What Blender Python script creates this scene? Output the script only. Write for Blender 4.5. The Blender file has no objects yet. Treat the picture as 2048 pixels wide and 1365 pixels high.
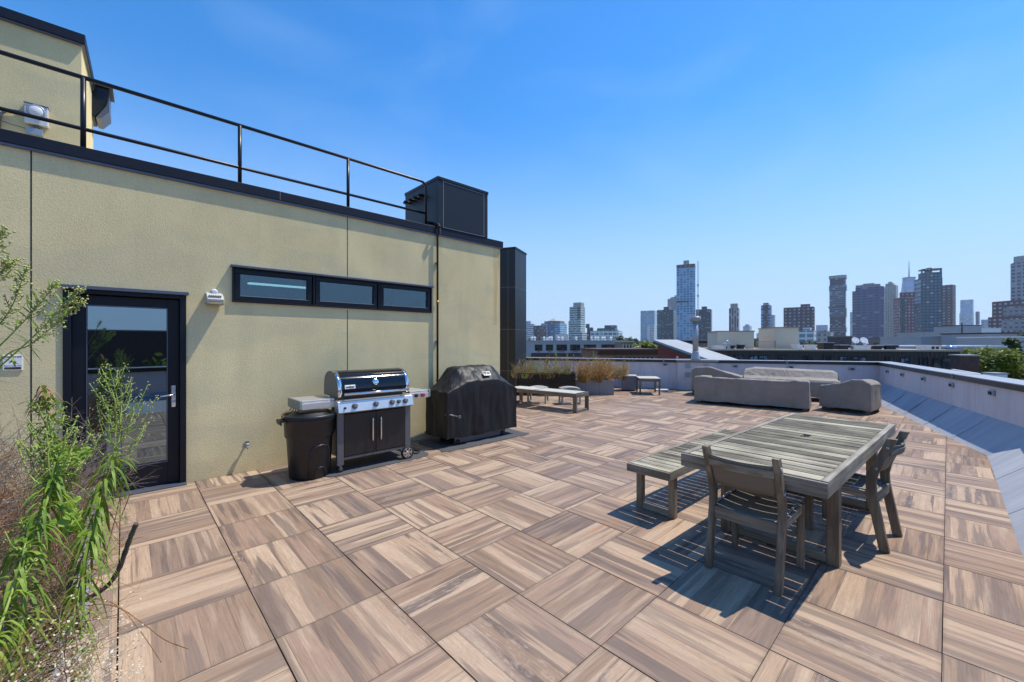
import bpy, bmesh, math, random
from mathutils import Vector, Matrix, noise, Quaternion
random.seed(7)
R = math.radians
PI = math.pi
FO, CX, CY, H, T, YAW = 823.4, 1024.0, 685.0, 1.58, 0.6096, 0.7566
SY, CYW = math.sin(YAW), math.cos(YAW)
X0, Y0 = -0.0221, 2.4595 - 10 * T          # a corner of the tile grid
WALL = 5.87
sc = bpy.context.scene
COL = sc.collection

def P(u, v, d):
    """world point seen in direction (u, v) of the 2048 px frame at depth d metres"""
    r = (u - CX) / FO * d
    return Vector((r * CYW + d * SY, d * CYW - r * SY, H - (v - CY) / FO * d))
def G(u, v, z=0.0):
    return P(u, v, FO * (H - z) / (v - CY))
def zat(v, d): return H - (v - CY) / FO * d

# ---------------------------------------------------------------- materials
class NT:
    def __init__(s, name, rough=0.6, spec=0.5, metal=0.0, base=None):
        m = bpy.data.materials.new(name); m.use_nodes = True
        s.m = m; s.t = m.node_tree; s.n = s.t.nodes; s.l = s.t.links
        s.b = s.n['Principled BSDF']
        s.b.inputs['Roughness'].default_value = rough
        s.b.inputs['Metallic'].default_value = metal
        s.b.inputs['Specular IOR Level'].default_value = spec
        if base: s.b.inputs['Base Color'].default_value = (*base, 1)
    def new(s, t, **k):
        n = s.n.new(t)
        for a, v in k.items(): setattr(n, a, v)
        return n
    def put(s, sock, v):
        if v is None: return
        if isinstance(v, (int, float)): sock.default_value = v
        elif isinstance(v, (tuple, list)):
            sock.default_value = tuple(v) if len(v) == len(sock.default_value) else (*v, 1)
        else: s.l.new(v, sock)
    def M(s, op, a, b=None, c=None, clamp=False):
        n = s.new('ShaderNodeMath', operation=op, use_clamp=clamp)
        s.put(n.inputs[0], a); s.put(n.inputs[1], b); s.put(n.inputs[2], c)
        return n.outputs[0]
    def mix(s, f, a, b, mode='MIX'):
        n = s.new('ShaderNodeMix', data_type='RGBA', blend_type=mode)
        s.put(n.inputs[0], f); s.put(n.inputs[6], a); s.put(n.inputs[7], b)
        return n.outputs[2]
    def fmix(s, f, a, b):
        n = s.new('ShaderNodeMix', data_type='FLOAT')
        s.put(n.inputs[0], f); s.put(n.inputs[2], a); s.put(n.inputs[3], b)
        return n.outputs[0]
    def noise(s, vec, scale=1.0, detail=4, rough=0.55, dist=0.0):
        n = s.new('ShaderNodeTexNoise'); s.put(n.inputs['Vector'], vec)
        n.inputs['Scale'].default_value = scale; n.inputs['Detail'].default_value = detail
        n.inputs['Roughness'].default_value = rough; n.inputs['Distortion'].default_value = dist
        return n.outputs[0]
    def white(s, vec):
        n = s.new('ShaderNodeTexWhiteNoise', noise_dimensions='3D'); s.put(n.inputs['Vector'], vec)
        return n.outputs[0]
    def ramp(s, f, stops, interp='LINEAR'):
        n = s.new('ShaderNodeValToRGB'); s.put(n.inputs[0], f); e = n.color_ramp.elements
        n.color_ramp.interpolation = interp
        while len(e) < len(stops): e.new(0.5)
        for i, (p, c) in enumerate(stops):
            e[i].position = p; e[i].color = (c, c, c, 1) if isinstance(c, (int, float)) else (*c, 1)
        return n.outputs[0]
    def xyz(s, v):
        n = s.new('ShaderNodeSeparateXYZ'); s.put(n.inputs[0], v); return n.outputs
    def vec(s, x, y, z):
        n = s.new('ShaderNodeCombineXYZ'); s.put(n.inputs[0], x); s.put(n.inputs[1], y); s.put(n.inputs[2], z)
        return n.outputs[0]
    def scale(s, v, k):
        n = s.new('ShaderNodeVectorMath', operation='MULTIPLY'); s.put(n.inputs[0], v); s.put(n.inputs[1], k)
        return n.outputs[0]
    def obj(s): return s.new('ShaderNodeTexCoord').outputs['Object']
    def pos(s): return s.new('ShaderNodeNewGeometry').outputs['Position']
    def bump(s, h, strength=0.3, dist=0.01):
        n = s.new('ShaderNodeBump'); n.inputs['Strength'].default_value = strength
        n.inputs['Distance'].default_value = dist; s.put(n.inputs['Height'], h)
        s.l.new(n.outputs[0], s.b.inputs['Normal'])
    def col(s, c): s.put(s.b.inputs['Base Color'], c)
    def rough(s, c): s.put(s.b.inputs['Roughness'], c)

def mul(c, k): return tuple(x * k for x in c)

def plain(name, c, rough=0.6, metal=0.0, var=0.12, vs=3.0, spec=0.5, bump=0.0, bs=60):
    n = NT(name, rough, spec, metal)
    o = n.obj()
    f = n.noise(o, vs, 5)
    n.col(n.ramp(f, [(0.25, mul(c, 1 - var)), (0.75, mul(c, 1 + var))]))
    g = n.noise(o, vs * 7, 3)
    rv = 0.07 if rough > 0.45 else 0.02
    n.rough(n.ramp(g, [(0.3, max(0.02, rough - rv)), (0.7, min(1, rough + rv))]))
    if bump: n.bump(n.noise(o, bs, 3), bump, 0.003)
    return n.m

def wood(name, axis, c1, c2, pitch=0.0, rough=0.75, green=0.0):
    """weathered timber, grain along the given local axis; pitch gives each slat its own tone"""
    n = NT(name, rough, 0.25)
    o = n.obj(); k = [26, 26, 26]; k[axis] = 1.3
    x = n.xyz(o)
    pa = (axis + 1) % 2 if axis < 2 else 0
    idx = n.M('FLOOR', n.M('DIVIDE', x[pa], pitch)) if pitch else n.M('MULTIPLY', x[0], 0.0)
    rnd = n.white(n.vec(idx, 3.3, 1.7))
    off = n.M('MULTIPLY', rnd, 31.0)
    v = n.scale(o, tuple(k))
    x2 = n.xyz(v)
    comps = [x2[0], x2[1], x2[2]]; comps[axis] = n.M('ADD', comps[axis], off)
    v = n.vec(*comps)
    f = n.noise(v, 1.0, 6, 0.65)
    big = n.noise(n.scale(o, (2.5, 2.5, 2.5)), 1.0, 4)
    f2 = n.M('ADD', n.M('MULTIPLY', f, 0.75), n.M('MULTIPLY', n.M('SUBTRACT', rnd, 0.5), 0.28 if pitch else 0.0))
    f2 = n.M('ADD', f2, n.M('MULTIPLY', n.M('SUBTRACT', big, 0.5), 0.45))
    c = n.ramp(f2, [(0.12, mul(c1, 0.55)), (0.32, c1), (0.5, c2), (0.7, mul(c2, 1.35))])
    if green:
        gm = n.ramp(n.noise(n.scale(o, (3.0, 5.0, 3.0)), 1.0, 5), [(0.5, 0.0), (0.62, 1.0)])
        c = n.mix(n.M('MULTIPLY', gm, green), c, (0.26, 0.25, 0.15))
    n.col(c)
    n.bump(f, 0.5, 0.004)
    return n.m

def tile_mat():
    n = NT('wood_look_porcelain', 0.5, 0.12)
    p = n.xyz(n.pos())
    a = n.M('DIVIDE', n.M('SUBTRACT', p[0], X0), T); b = n.M('DIVIDE', n.M('SUBTRACT', p[1], Y0), T)
    ia, ib = n.M('FLOOR', a), n.M('FLOOR', b)
    fa, fb = n.M('SUBTRACT', a, ia), n.M('SUBTRACT', b, ib)
    tid = n.vec(ia, ib, 0.5)
    rt = n.white(tid)
    par = n.M('FLOORED_MODULO', n.M('ADD', ia, ib), 2.0)
    flip = n.M('LESS_THAN', n.white(n.vec(ib, ia, 9.0)), 0.07)
    par = n.M('ABSOLUTE', n.M('SUBTRACT', par, flip))
    along = n.fmix(par, fb, fa); across = n.fmix(par, fa, fb)
    # unequal plank widths: warp the across coordinate
    wv = n.M('MULTIPLY', n.M('SINE', n.M('ADD', n.M('MULTIPLY', across, 9.0), n.M('MULTIPLY', rt, 20.0))), 0.035)
    ac = n.M('ADD', n.M('MULTIPLY', n.M('ADD', across, wv), 5.0), n.M('MULTIPLY', rt, 0.8))
    ip = n.M('FLOOR', ac); fp = n.M('SUBTRACT', ac, ip)
    pid = n.vec(ia, ib, ip)
    r1 = n.white(pid); r2 = n.white(n.vec(ib, ip, ia))
    # the prints repeat in about twelve designs; offset coordinates by plank
    o1 = n.M('MULTIPLY', r1, 40.0); o2 = n.M('MULTIPLY', r2, 40.0)
    gv = n.vec(n.M('ADD', n.M('MULTIPLY', along, 0.6), o1), n.M('ADD', n.M('MULTIPLY', across, 9.0), o2), r1)
    stain = n.noise(gv, 1.0, 5, 0.5, 0.15)
    fine = n.noise(n.vec(n.M('ADD', n.M('MULTIPLY', along, 3.0), o2), n.M('MULTIPLY', across, 95.0), r2), 1.0, 6, 0.7)
    mott = n.noise(n.vec(n.M('ADD', n.M('MULTIPLY', along, 7.0), o1), n.M('ADD', n.M('MULTIPLY', across, 16.0), o2), 0.0), 1.0, 6, 0.75, 0.8)
    ringv = n.vec(n.M('ADD', n.M('MULTIPLY', along, 2.0), o2), n.M('ADD', n.M('MULTIPLY', across, 5.0), o1), 0.0)
    ring = n.M('SINE', n.M('MULTIPLY', n.noise(ringv, 1.0, 2, 0.4, 0.3), 95.0))
    base = n.ramp(r1, [(0.0, (0.28, 0.188, 0.128)), (0.22, (0.41, 0.288, 0.195)), (0.45, (0.32, 0.215, 0.152)),
                       (0.62, (0.46, 0.332, 0.228)), (0.8, (0.245, 0.172, 0.13)), (1.0, (0.38, 0.262, 0.178))], 'CONSTANT')
    lo = n.ramp(stain, [(0.51, 0.0), (0.575, 1.0)])
    c = n.mix(n.M('MULTIPLY', lo, n.M('ADD', 0.35, n.M('MULTIPLY', r2, 0.55))), base, (0.115, 0.088, 0.078))
    hi = n.ramp(stain, [(0.34, 1.0), (0.44, 0.0)])
    c = n.mix(n.M('MULTIPLY', hi, 0.5), c, (0.50, 0.385, 0.275))
    c = n.mix(n.M('MULTIPLY', n.M('ADD', ring, 1.0), 0.06), c, (0.20, 0.13, 0.09))
    mm = n.M('MULTIPLY', n.ramp(mott, [(0.50, 0.0), (0.64, 1.0)]), n.M('GREATER_THAN', r2, 0.88))
    c = n.mix(n.M('MULTIPLY', mm, 0.45), c, (0.52, 0.41, 0.31))
    c = n.mix(0.5, c, n.mix(1.0, c, n.ramp(fine, [(0.3, 0.5), (0.7, 1.4)]), 'MULTIPLY'))
    # printed joint lines between planks
    e = n.M('MINIMUM', fp, n.M('SUBTRACT', 1.0, fp))
    line = n.M('MULTIPLY', n.M('LESS_THAN', e, 0.014), n.M('GREATER_THAN', r2, 0.2))
    c = n.mix(n.M('MULTIPLY', line, 0.75), c, (0.16, 0.10, 0.07))
    # weather film, greyer away from the house wall, and dirt at the edges of tiles
    big = n.noise(n.pos(), 0.55, 4, 0.6)
    c = n.mix(n.M('MULTIPLY', n.ramp(big, [(0.4, 0.0), (0.7, 1.0)]), 0.25), c, (0.31, 0.255, 0.215))
    spk = n.M('MULTIPLY', n.ramp(n.noise(n.pos(), 38.0, 2, 0.5), [(0.70, 0.0), (0.76, 1.0)]), n.ramp(n.noise(n.pos(), 1.1, 3), [(0.45, 0.0), (0.6, 1.0)]))
    c = n.mix(n.M('MULTIPLY', spk, 0.5), c, (0.10, 0.08, 0.06))
    edge = n.M('MINIMUM', n.M('MINIMUM', fa, n.M('SUBTRACT', 1.0, fa)), n.M('MINIMUM', fb, n.M('SUBTRACT', 1.0, fb)))
    ed = n.M('MULTIPLY', n.M('SUBTRACT', 1.0, n.M('MULTIPLY', edge, 28.0), clamp=True), n.noise(n.pos(), 7.0, 3))
    c = n.mix(n.M('MULTIPLY', ed, 0.55), c, (0.12, 0.09, 0.07))
    # rust streak left on one tile and small specks
    dx = n.M('SUBTRACT', p[0], 3.03); dy = n.M('SUBTRACT', p[1], 2.03)
    u1 = n.M('ADD', n.M('MULTIPLY', dx, 0.99), n.M('MULTIPLY', dy, -0.12)); v1 = n.M('ADD', n.M('MULTIPLY', dy, 0.99), n.M('MULTIPLY', dx, 0.12))
    wob = n.M('MULTIPLY', n.M('SUBTRACT', n.noise(n.pos(), 9.0, 2), 0.5), 0.03)
    st = n.M('SUBTRACT', 1.0, n.M('MULTIPLY', n.M('ABSOLUTE', n.M('ADD', v1, wob)), 62.0), clamp=True)
    st = n.M('MULTIPLY', st, n.M('LESS_THAN', n.M('ABSOLUTE', u1), 0.25))
    st = n.M('MULTIPLY', st, n.noise(n.pos(), 30.0, 2))
    c = n.mix(n.M('MULTIPLY', st, 1.3, clamp=True), c, (0.42, 0.16, 0.03))
    n.col(c)
    n.rough(n.ramp(n.noise(n.pos(), 6.0, 4), [(0.3, 0.45), (0.7, 0.62)]))
    n.bump(fine, 0.12, 0.002)
    return n.m

def stucco_mat():
    n = NT('olive_stucco', 0.9, 0.15)
    p = n.pos()
    big = n.noise(n.scale(p, (0.9, 0.9, 0.55)), 1.0, 5, 0.6)
    x = n.xyz(p)
    drip = n.noise(n.vec(n.M('MULTIPLY', x[0], 3.0), 0.0, n.M('MULTIPLY', x[2], 0.35)), 1.0, 4, 0.6)
    c = n.ramp(big, [(0.3, (0.64, 0.535, 0.30)), (0.52, (0.745, 0.625, 0.35)), (0.72, (0.81, 0.685, 0.375))])
    c = n.mix(n.M('MULTIPLY', n.ramp(drip, [(0.52, 0.0), (0.7, 1.0)]), 0.22), c, (0.45, 0.39, 0.23))
    base_d = n.M('MULTIPLY', n.M('SUBTRACT', 1.0, n.M('MULTIPLY', x[2], 4.0), clamp=True), n.noise(n.scale(p, (2.5, 2.5, 6.0)), 1.0, 4))
    c = n.mix(n.M('MULTIPLY', base_d, 0.55), c, (0.25, 0.21, 0.14))
    patch = n.noise(n.scale(p, (0.5, 0.5, 1.1)), 1.7, 3, 0.5, 0.8)
    c = n.mix(n.M('MULTIPLY', n.ramp(patch, [(0.5, 0.0), (0.62, 1.0)]), 0.25), c, (0.47, 0.44, 0.31))
    # rust run at the far end of the wall
    ru = n.M('MULTIPLY', n.M('MULTIPLY', n.M('GREATER_THAN', x[0], 5.06), n.ramp(n.noise(n.vec(n.M('MULTIPLY', x[0], 14.0), 0.0, n.M('MULTIPLY', x[2], 0.9)), 1.0, 3), [(0.4, 0.0), (0.6, 1.0)])), n.M('GREATER_THAN', x[2], 1.9))
    c = n.mix(n.M('MULTIPLY', ru, 0.45), c, (0.50, 0.30, 0.08))
    g = n.noise(p, 110.0, 4, 0.75)
    c = n.mix(0.3, c, n.mix(1.0, c, n.ramp(g, [(0.35, 0.6), (0.65, 1.3)]), 'MULTIPLY'))
    n.col(c)
    g2 = n.noise(p, 75.0, 4, 0.65)
    n.bump(g2, 0.5, 0.006)
    return n.m

def facade(name, wall, glass, px, pz, wf=0.6, hf=0.6, rough=0.25, offx=0.0, lit=0.18, band=0, vert=None, split=None, rw=0.7):
    """wall with a regular grid of windows, in the object's own metres; band 1 = ribbon windows"""
    n = NT(name, rw, 0.4)
    tc = n.new('ShaderNodeTexCoord')
    o = n.xyz(tc.outputs['Object']); nn = n.xyz(tc.outputs['Normal'])
    side = n.M('GREATER_THAN', n.M('ABSOLUTE', nn[0]), 0.5)
    h = n.fmix(side, o[0], o[1])
    ch = n.M('ADD', n.M('DIVIDE', h, px), offx); cz = n.M('DIVIDE', o[2], pz)
    ih, iz = n.M('FLOOR', ch), n.M('FLOOR', cz)
    fh, fz = n.M('SUBTRACT', ch, ih), n.M('SUBTRACT', cz, iz)
    mz = n.M('LESS_THAN', n.M('ABSOLUTE', n.M('SUBTRACT', fz, 0.5)), hf / 2)
    mh = n.M('LESS_THAN', n.M('ABSOLUTE', n.M('SUBTRACT', fh, 0.5)), wf / 2)
    if band == 1: m = mz
    elif band == 2: m = mh
    else: m = n.M('MULTIPLY', mz, mh)
    top = n.M('GREATER_THAN', n.M('ABSOLUTE', nn[2]), 0.5)
    m = n.M('MULTIPLY', m, n.M('SUBTRACT', 1.0, top))
    rn = n.white(n.vec(ih, iz, side))
    big = n.noise(n.vec(n.M('MULTIPLY', h, 0.02), 0.0, n.M('MULTIPLY', o[2], 0.012)), 1.0, 3)
    g = n.mix(n.M('MULTIPLY', rn, 0.55), glass, mul(glass, 0.4))
    g = n.mix(n.M('MULTIPLY', n.M('GREATER_THAN', rn, 1 - lit), 0.6), g, (0.55, 0.6, 0.62))
    g = n.mix(n.ramp(big, [(0.4, 0.0), (0.65, 0.35)]), g, mul(glass, 1.9))
    w = n.ramp(n.noise(n.vec(n.M('MULTIPLY', h, 0.05), side, n.M('MULTIPLY', o[2], 0.05)), 1.0, 4), [(0.3, mul(wall, 0.88)), (0.7, mul(wall, 1.1))])
    if vert:   # a second wall colour in vertical stripes (period, width, colour)
        vm = n.M('LESS_THAN', n.M('FLOORED_MODULO', n.M('ADD', h, vert[3] if len(vert) > 3 else 0.0), vert[0]), vert[1])
        w = n.mix(vm, w, vert[2])
    n.col(n.mix(m, w, g))
    n.rough(n.fmix(m, rw, rough * .6))
    return n.m

M = {}
M['tile'] = tile_mat()
M['stucco'] = stucco_mat()
M['black_metal'] = plain('black_painted_metal', (0.010, 0.013, 0.020), 0.35, 0.0, 0.06, 1.0, spec=.35)
M['black_panel'] = plain('black_composite_panel', (0.013, 0.016, 0.024), 0.38, 0.0, 0.1, .6, spec=.35)
M['seam'] = plain('aluminium_edge', (0.32, 0.30, 0.26), 0.4, 0.6)
M['fascia'] = plain('dark_fascia', (0.008, 0.012, 0.024), 0.5, 0, .06, spec=0.25)
M['frame'] = plain('black_frame', (0.006, 0.008, 0.015), 0.4, 0, .05, spec=0.28)
M['flash'] = plain('flashing', (0.10, 0.11, 0.15), 0.35, 0.3)
M['membrane'] = plain('grey_roof_membrane', (0.36, 0.38, 0.42), 0.75, 0, 0.1, 1.5, bump=0.3, bs=90)
M['under'] = plain('dark_membrane', (0.02, 0.018, 0.016), 0.9)
def stained(name, c, d):
    n = NT(name, 0.85, 0.2); x = n.xyz(n.pos())
    st = n.noise(n.vec(n.M('MULTIPLY', x[0], 9.0), n.M('MULTIPLY', x[1], 9.0), n.M('MULTIPLY', x[2], .8)), 1.0, 5, 0.65)
    cc = n.mix(n.M('MULTIPLY', n.ramp(st, [(0.5, 0.0), (0.72, 1.0)]), 0.5), n.ramp(n.noise(n.pos(), 1.2, 4), [(0.3, mul(c, .93)), (0.7, mul(c, 1.05))]), d)
    n.col(cc); n.bump(n.noise(n.pos(), 60.0, 3), 0.25, 0.003); return n.m
M['white_wall'] = stained('white_render', (0.56, 0.545, 0.58), (0.40, 0.38, 0.39))
M['cap'] = plain('coping_metal', (0.30, 0.32, 0.35), 0.4, 0.2, 0.1)
M['capdark'] = plain('coping_fascia', (0.022, 0.022, 0.026), 0.4)
M['steel'] = plain('brushed_steel', (0.66, 0.65, 0.64), 0.42, 0.85, 0.03, 2)
M['galv'] = plain('galvanised_steel', (0.36, 0.40, 0.43), 0.45, 0.5, 0.12, 4)
M['chrome'] = plain('chrome', (0.75, 0.75, 0.76), 0.12, 1.0, 0.05)
M['enamel'] = plain('dark_blue_enamel', (0.005, 0.006, 0.010), 0.08, 0.0, 0.1)
M['greyplastic'] = plain('grey_cart_paint', (0.13, 0.13, 0.14), 0.4, 0.3)
M['sageplastic'] = plain('sage_plastic', (0.22, 0.25, 0.21), 0.5)
M['doorblack'] = plain('cabinet_black', (0.018, 0.016, 0.017), 0.35)
M['rubber'] = plain('rubber', (0.012, 0.012, 0.013), 0.7)
M['canblack'] = plain('bin_plastic', (0.008, 0.009, 0.012), 0.42, 0, 0.25, 4, bump=0.1)
def cloth(name, c, rough, k, sc_):
    n = NT(name, rough, 0.3)
    o = n.obj(); a = n.noise(n.scale(o, (sc_ * 1.0, sc_ * 1.0, sc_ * .42)), 1.0, 3, 0.45, 1.6); b = n.noise(o, 7.0, 4, 0.5, 0.8)
    w = n.noise(n.vec(n.xyz(o)[0], n.xyz(o)[1], 0.0), 60.0, 2)
    n.col(n.ramp(n.noise(o, 2.5, 5), [(0.3, mul(c, .85)), (0.7, mul(c, 1.12))]))
    rdg = n.M('SUBTRACT', 1.0, n.M('MULTIPLY', n.M('ABSOLUTE', n.M('SUBTRACT', a, 0.5)), 9.0), clamp=True)
    n.bump(n.M('ADD', n.M('ADD', n.M('MULTIPLY', a, 1.6), n.M('MULTIPLY', rdg, .35)), n.M('MULTIPLY', b, .08)), k, 0.06)
    return n.m
M['cover_black'] = cloth('black_cover_cloth', (0.014, 0.0145, 0.017), 0.5, 0.3, 1.6)
M['cover_grey'] = cloth('taupe_cover_cloth', (0.26, 0.23, 0.20), 0.85, 0.55, 1.7)
M['white'] = plain('white_paint', (0.75, 0.75, 0.73), 0.5)
M['whiteplastic'] = plain('white_plastic', (0.62, 0.64, 0.68), 0.4)
M['lens'] = plain('amber_lens', (0.42, 0.31, 0.17), 0.3)
M['conc2'] = plain('dulled_white_paint', (0.48, 0.47, 0.44), 0.6)
M['ink'] = plain('black_ink', (0.012, 0.012, 0.015), 0.6)
M['rust'] = plain('rusted_pipe', (0.035, 0.022, 0.018), 0.7, 0.2, 0.5, 12)
M['red'] = plain('red_valve', (0.35, 0.03, 0.03), 0.5)
M['brass'] = plain('brass', (0.5, 0.33, 0.12), 0.35, 0.8)
M['mat'] = plain('grill_mat', (0.06, 0.062, 0.068), 0.8)
M['planter'] = plain('grey_planter_panel', (0.19, 0.19, 0.21), 0.55, 0, 0.12, 2)
M['soil'] = plain('dry_soil', (0.14, 0.10, 0.07), 0.95, 0, 0.4, 14, bump=0.6, bs=25)
M['blackwood'] = wood('dark_stained_boards', 0, (0.016, 0.013, 0.012), (0.032, 0.027, 0.024), 0.0, 0.6)
M['wx'] = wood('weathered_teak_x', 0, (0.20, 0.175, 0.135), (0.38, 0.345, 0.285))
M['wy'] = wood('weathered_teak_y', 1, (0.18, 0.155, 0.115), (0.33, 0.295, 0.235))
M['wz'] = wood('weathered_teak_z', 2, (0.16, 0.125, 0.085), (0.29, 0.24, 0.175))
M['slats'] = wood('weathered_slats', 1, (0.125, 0.11, 0.078), (0.38, 0.345, 0.25), 0.12, 0.8, 0.22)
M['slats2'] = wood('weathered_bench_slats', 1, (0.125, 0.11, 0.078), (0.38, 0.345, 0.25), 0.105, 0.8, 0.22)
M['sling'] = plain('taupe_sling_mesh', (0.17, 0.145, 0.11), 0.75, 0, 0.08, 5, bump=0.2, bs=300)
M['palesling'] = plain('pale_sling_mesh', (0.42, 0.42, 0.37), 0.8, 0, 0.06, 5)
M['greywood'] = wood('grey_teak', 0, (0.11, 0.095, 0.075), (0.19, 0.17, 0.14))
M['lightwood'] = wood('bleached_teak', 0, (0.30, 0.29, 0.26), (0.46, 0.45, 0.41))

def leafmat(name, c1, c2, trans=0.3, scale=9.0):
    n = NT(name, 0.5, 0.35)
    f = n.noise(n.obj(), scale, 3)
    c = n.ramp(f, [(0.3, c1), (0.7, c2)])
    n.col(c)
    tr = n.new('ShaderNodeBsdfTranslucent'); n.l.new(c, tr.inputs['Color'])
    mx = n.new('ShaderNodeMixShader'); mx.inputs[0].default_value = trans
    n.l.new(n.b.outputs[0], mx.inputs[1]); n.l.new(tr.outputs[0], mx.inputs[2])
    n.l.new(mx.outputs[0], n.n['Material Output'].inputs['Surface'])
    return n.m
M['leaf'] = leafmat('weed_leaf', (0.10, 0.19, 0.022), (0.30, 0.42, 0.055))
M['leafy'] = leafmat('bright_leaf', (0.17, 0.30, 0.035), (0.30, 0.44, 0.06))
M['stem'] = leafmat('weed_stem', (0.20, 0.30, 0.05), (0.33, 0.42, 0.09), 0.1)
M['bud'] = leafmat('weed_buds', (0.42, 0.46, 0.12), (0.62, 0.60, 0.26), 0.2, 60)
M['twig'] = leafmat('dry_twigs', (0.16, 0.075, 0.03), (0.46, 0.25, 0.11), 0.05, 14)
M['greytwig'] = leafmat('grey_twigs', (0.13, 0.10, 0.085), (0.27, 0.21, 0.17), 0.05, 14)
M['petal'] = leafmat('dry_petals', (0.58, 0.44, 0.26), (0.80, 0.72, 0.58), 0.2, 30)
M['bark'] = plain('dead_bark', (0.075, 0.065, 0.045), 0.85, 0, 0.4, 30, bump=0.6, bs=60)
M['drygrass'] = leafmat('dry_grass', (0.30, 0.17, 0.05), (0.52, 0.34, 0.12), 0.2, 6)
M['drypale'] = leafmat('pale_dry_grass', (0.34, 0.28, 0.16), (0.50, 0.43, 0.28), 0.2, 6)
M['tree1'] = leafmat('tree_leaf_yellow_green', (0.13, 0.17, 0.015), (0.27, 0.29, 0.03), 0.3, 0.6)
M['tree2'] = leafmat('tree_leaf_dark', (0.03, 0.06, 0.02), (0.075, 0.12, 0.035), 0.2, 0.6)
M['trunk'] = plain('tree_bark', (0.09, 0.07, 0.05), 0.9, 0, 0.3, 3)

def glassmat(name, tint, k=0.12, rough=0.01):
    n = NT(name, rough, 0.5)
    gl = n.new('ShaderNodeBsdfGlossy'); gl.inputs['Roughness'].default_value = rough; gl.inputs['Color'].default_value = (0.62, 0.80, 0.92, 1)
    tr = n.new('ShaderNodeBsdfTransparent'); tr.inputs['Color'].default_value = (*tint, 1)
    fr = n.new('ShaderNodeFresnel'); fr.inputs['IOR'].default_value = 1.5
    mx = n.new('ShaderNodeMixShader')
    n.l.new(n.M('ADD', n.M('MULTIPLY', fr.outputs[0], 1.4), k, clamp=True), mx.inputs[0])
    n.l.new(tr.outputs[0], mx.inputs[1]); n.l.new(gl.outputs[0], mx.inputs[2])
    n.l.new(mx.outputs[0], n.n['Material Output'].inputs['Surface'])
    return n.m
M['glass'] = glassmat('tinted_glass', (0.25, 0.32, 0.35), 0.30)
M['winglass'] = glassmat('window_glass', (0.4, 0.52, 0.56), 0.08)
M['room'] = plain('dim_room', (0.06, 0.13, 0.15), 0.9)
def emis(name, c, s):
    n = NT(name, base=c); n.b.inputs['Emission Color'].default_value = (*c, 1); n.b.inputs['Emission Strength'].default_value = s
    return n.m
M['tube'] = emis('lit_fluorescent_tube', (0.75, 0.95, 0.95), 1.6)

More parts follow.
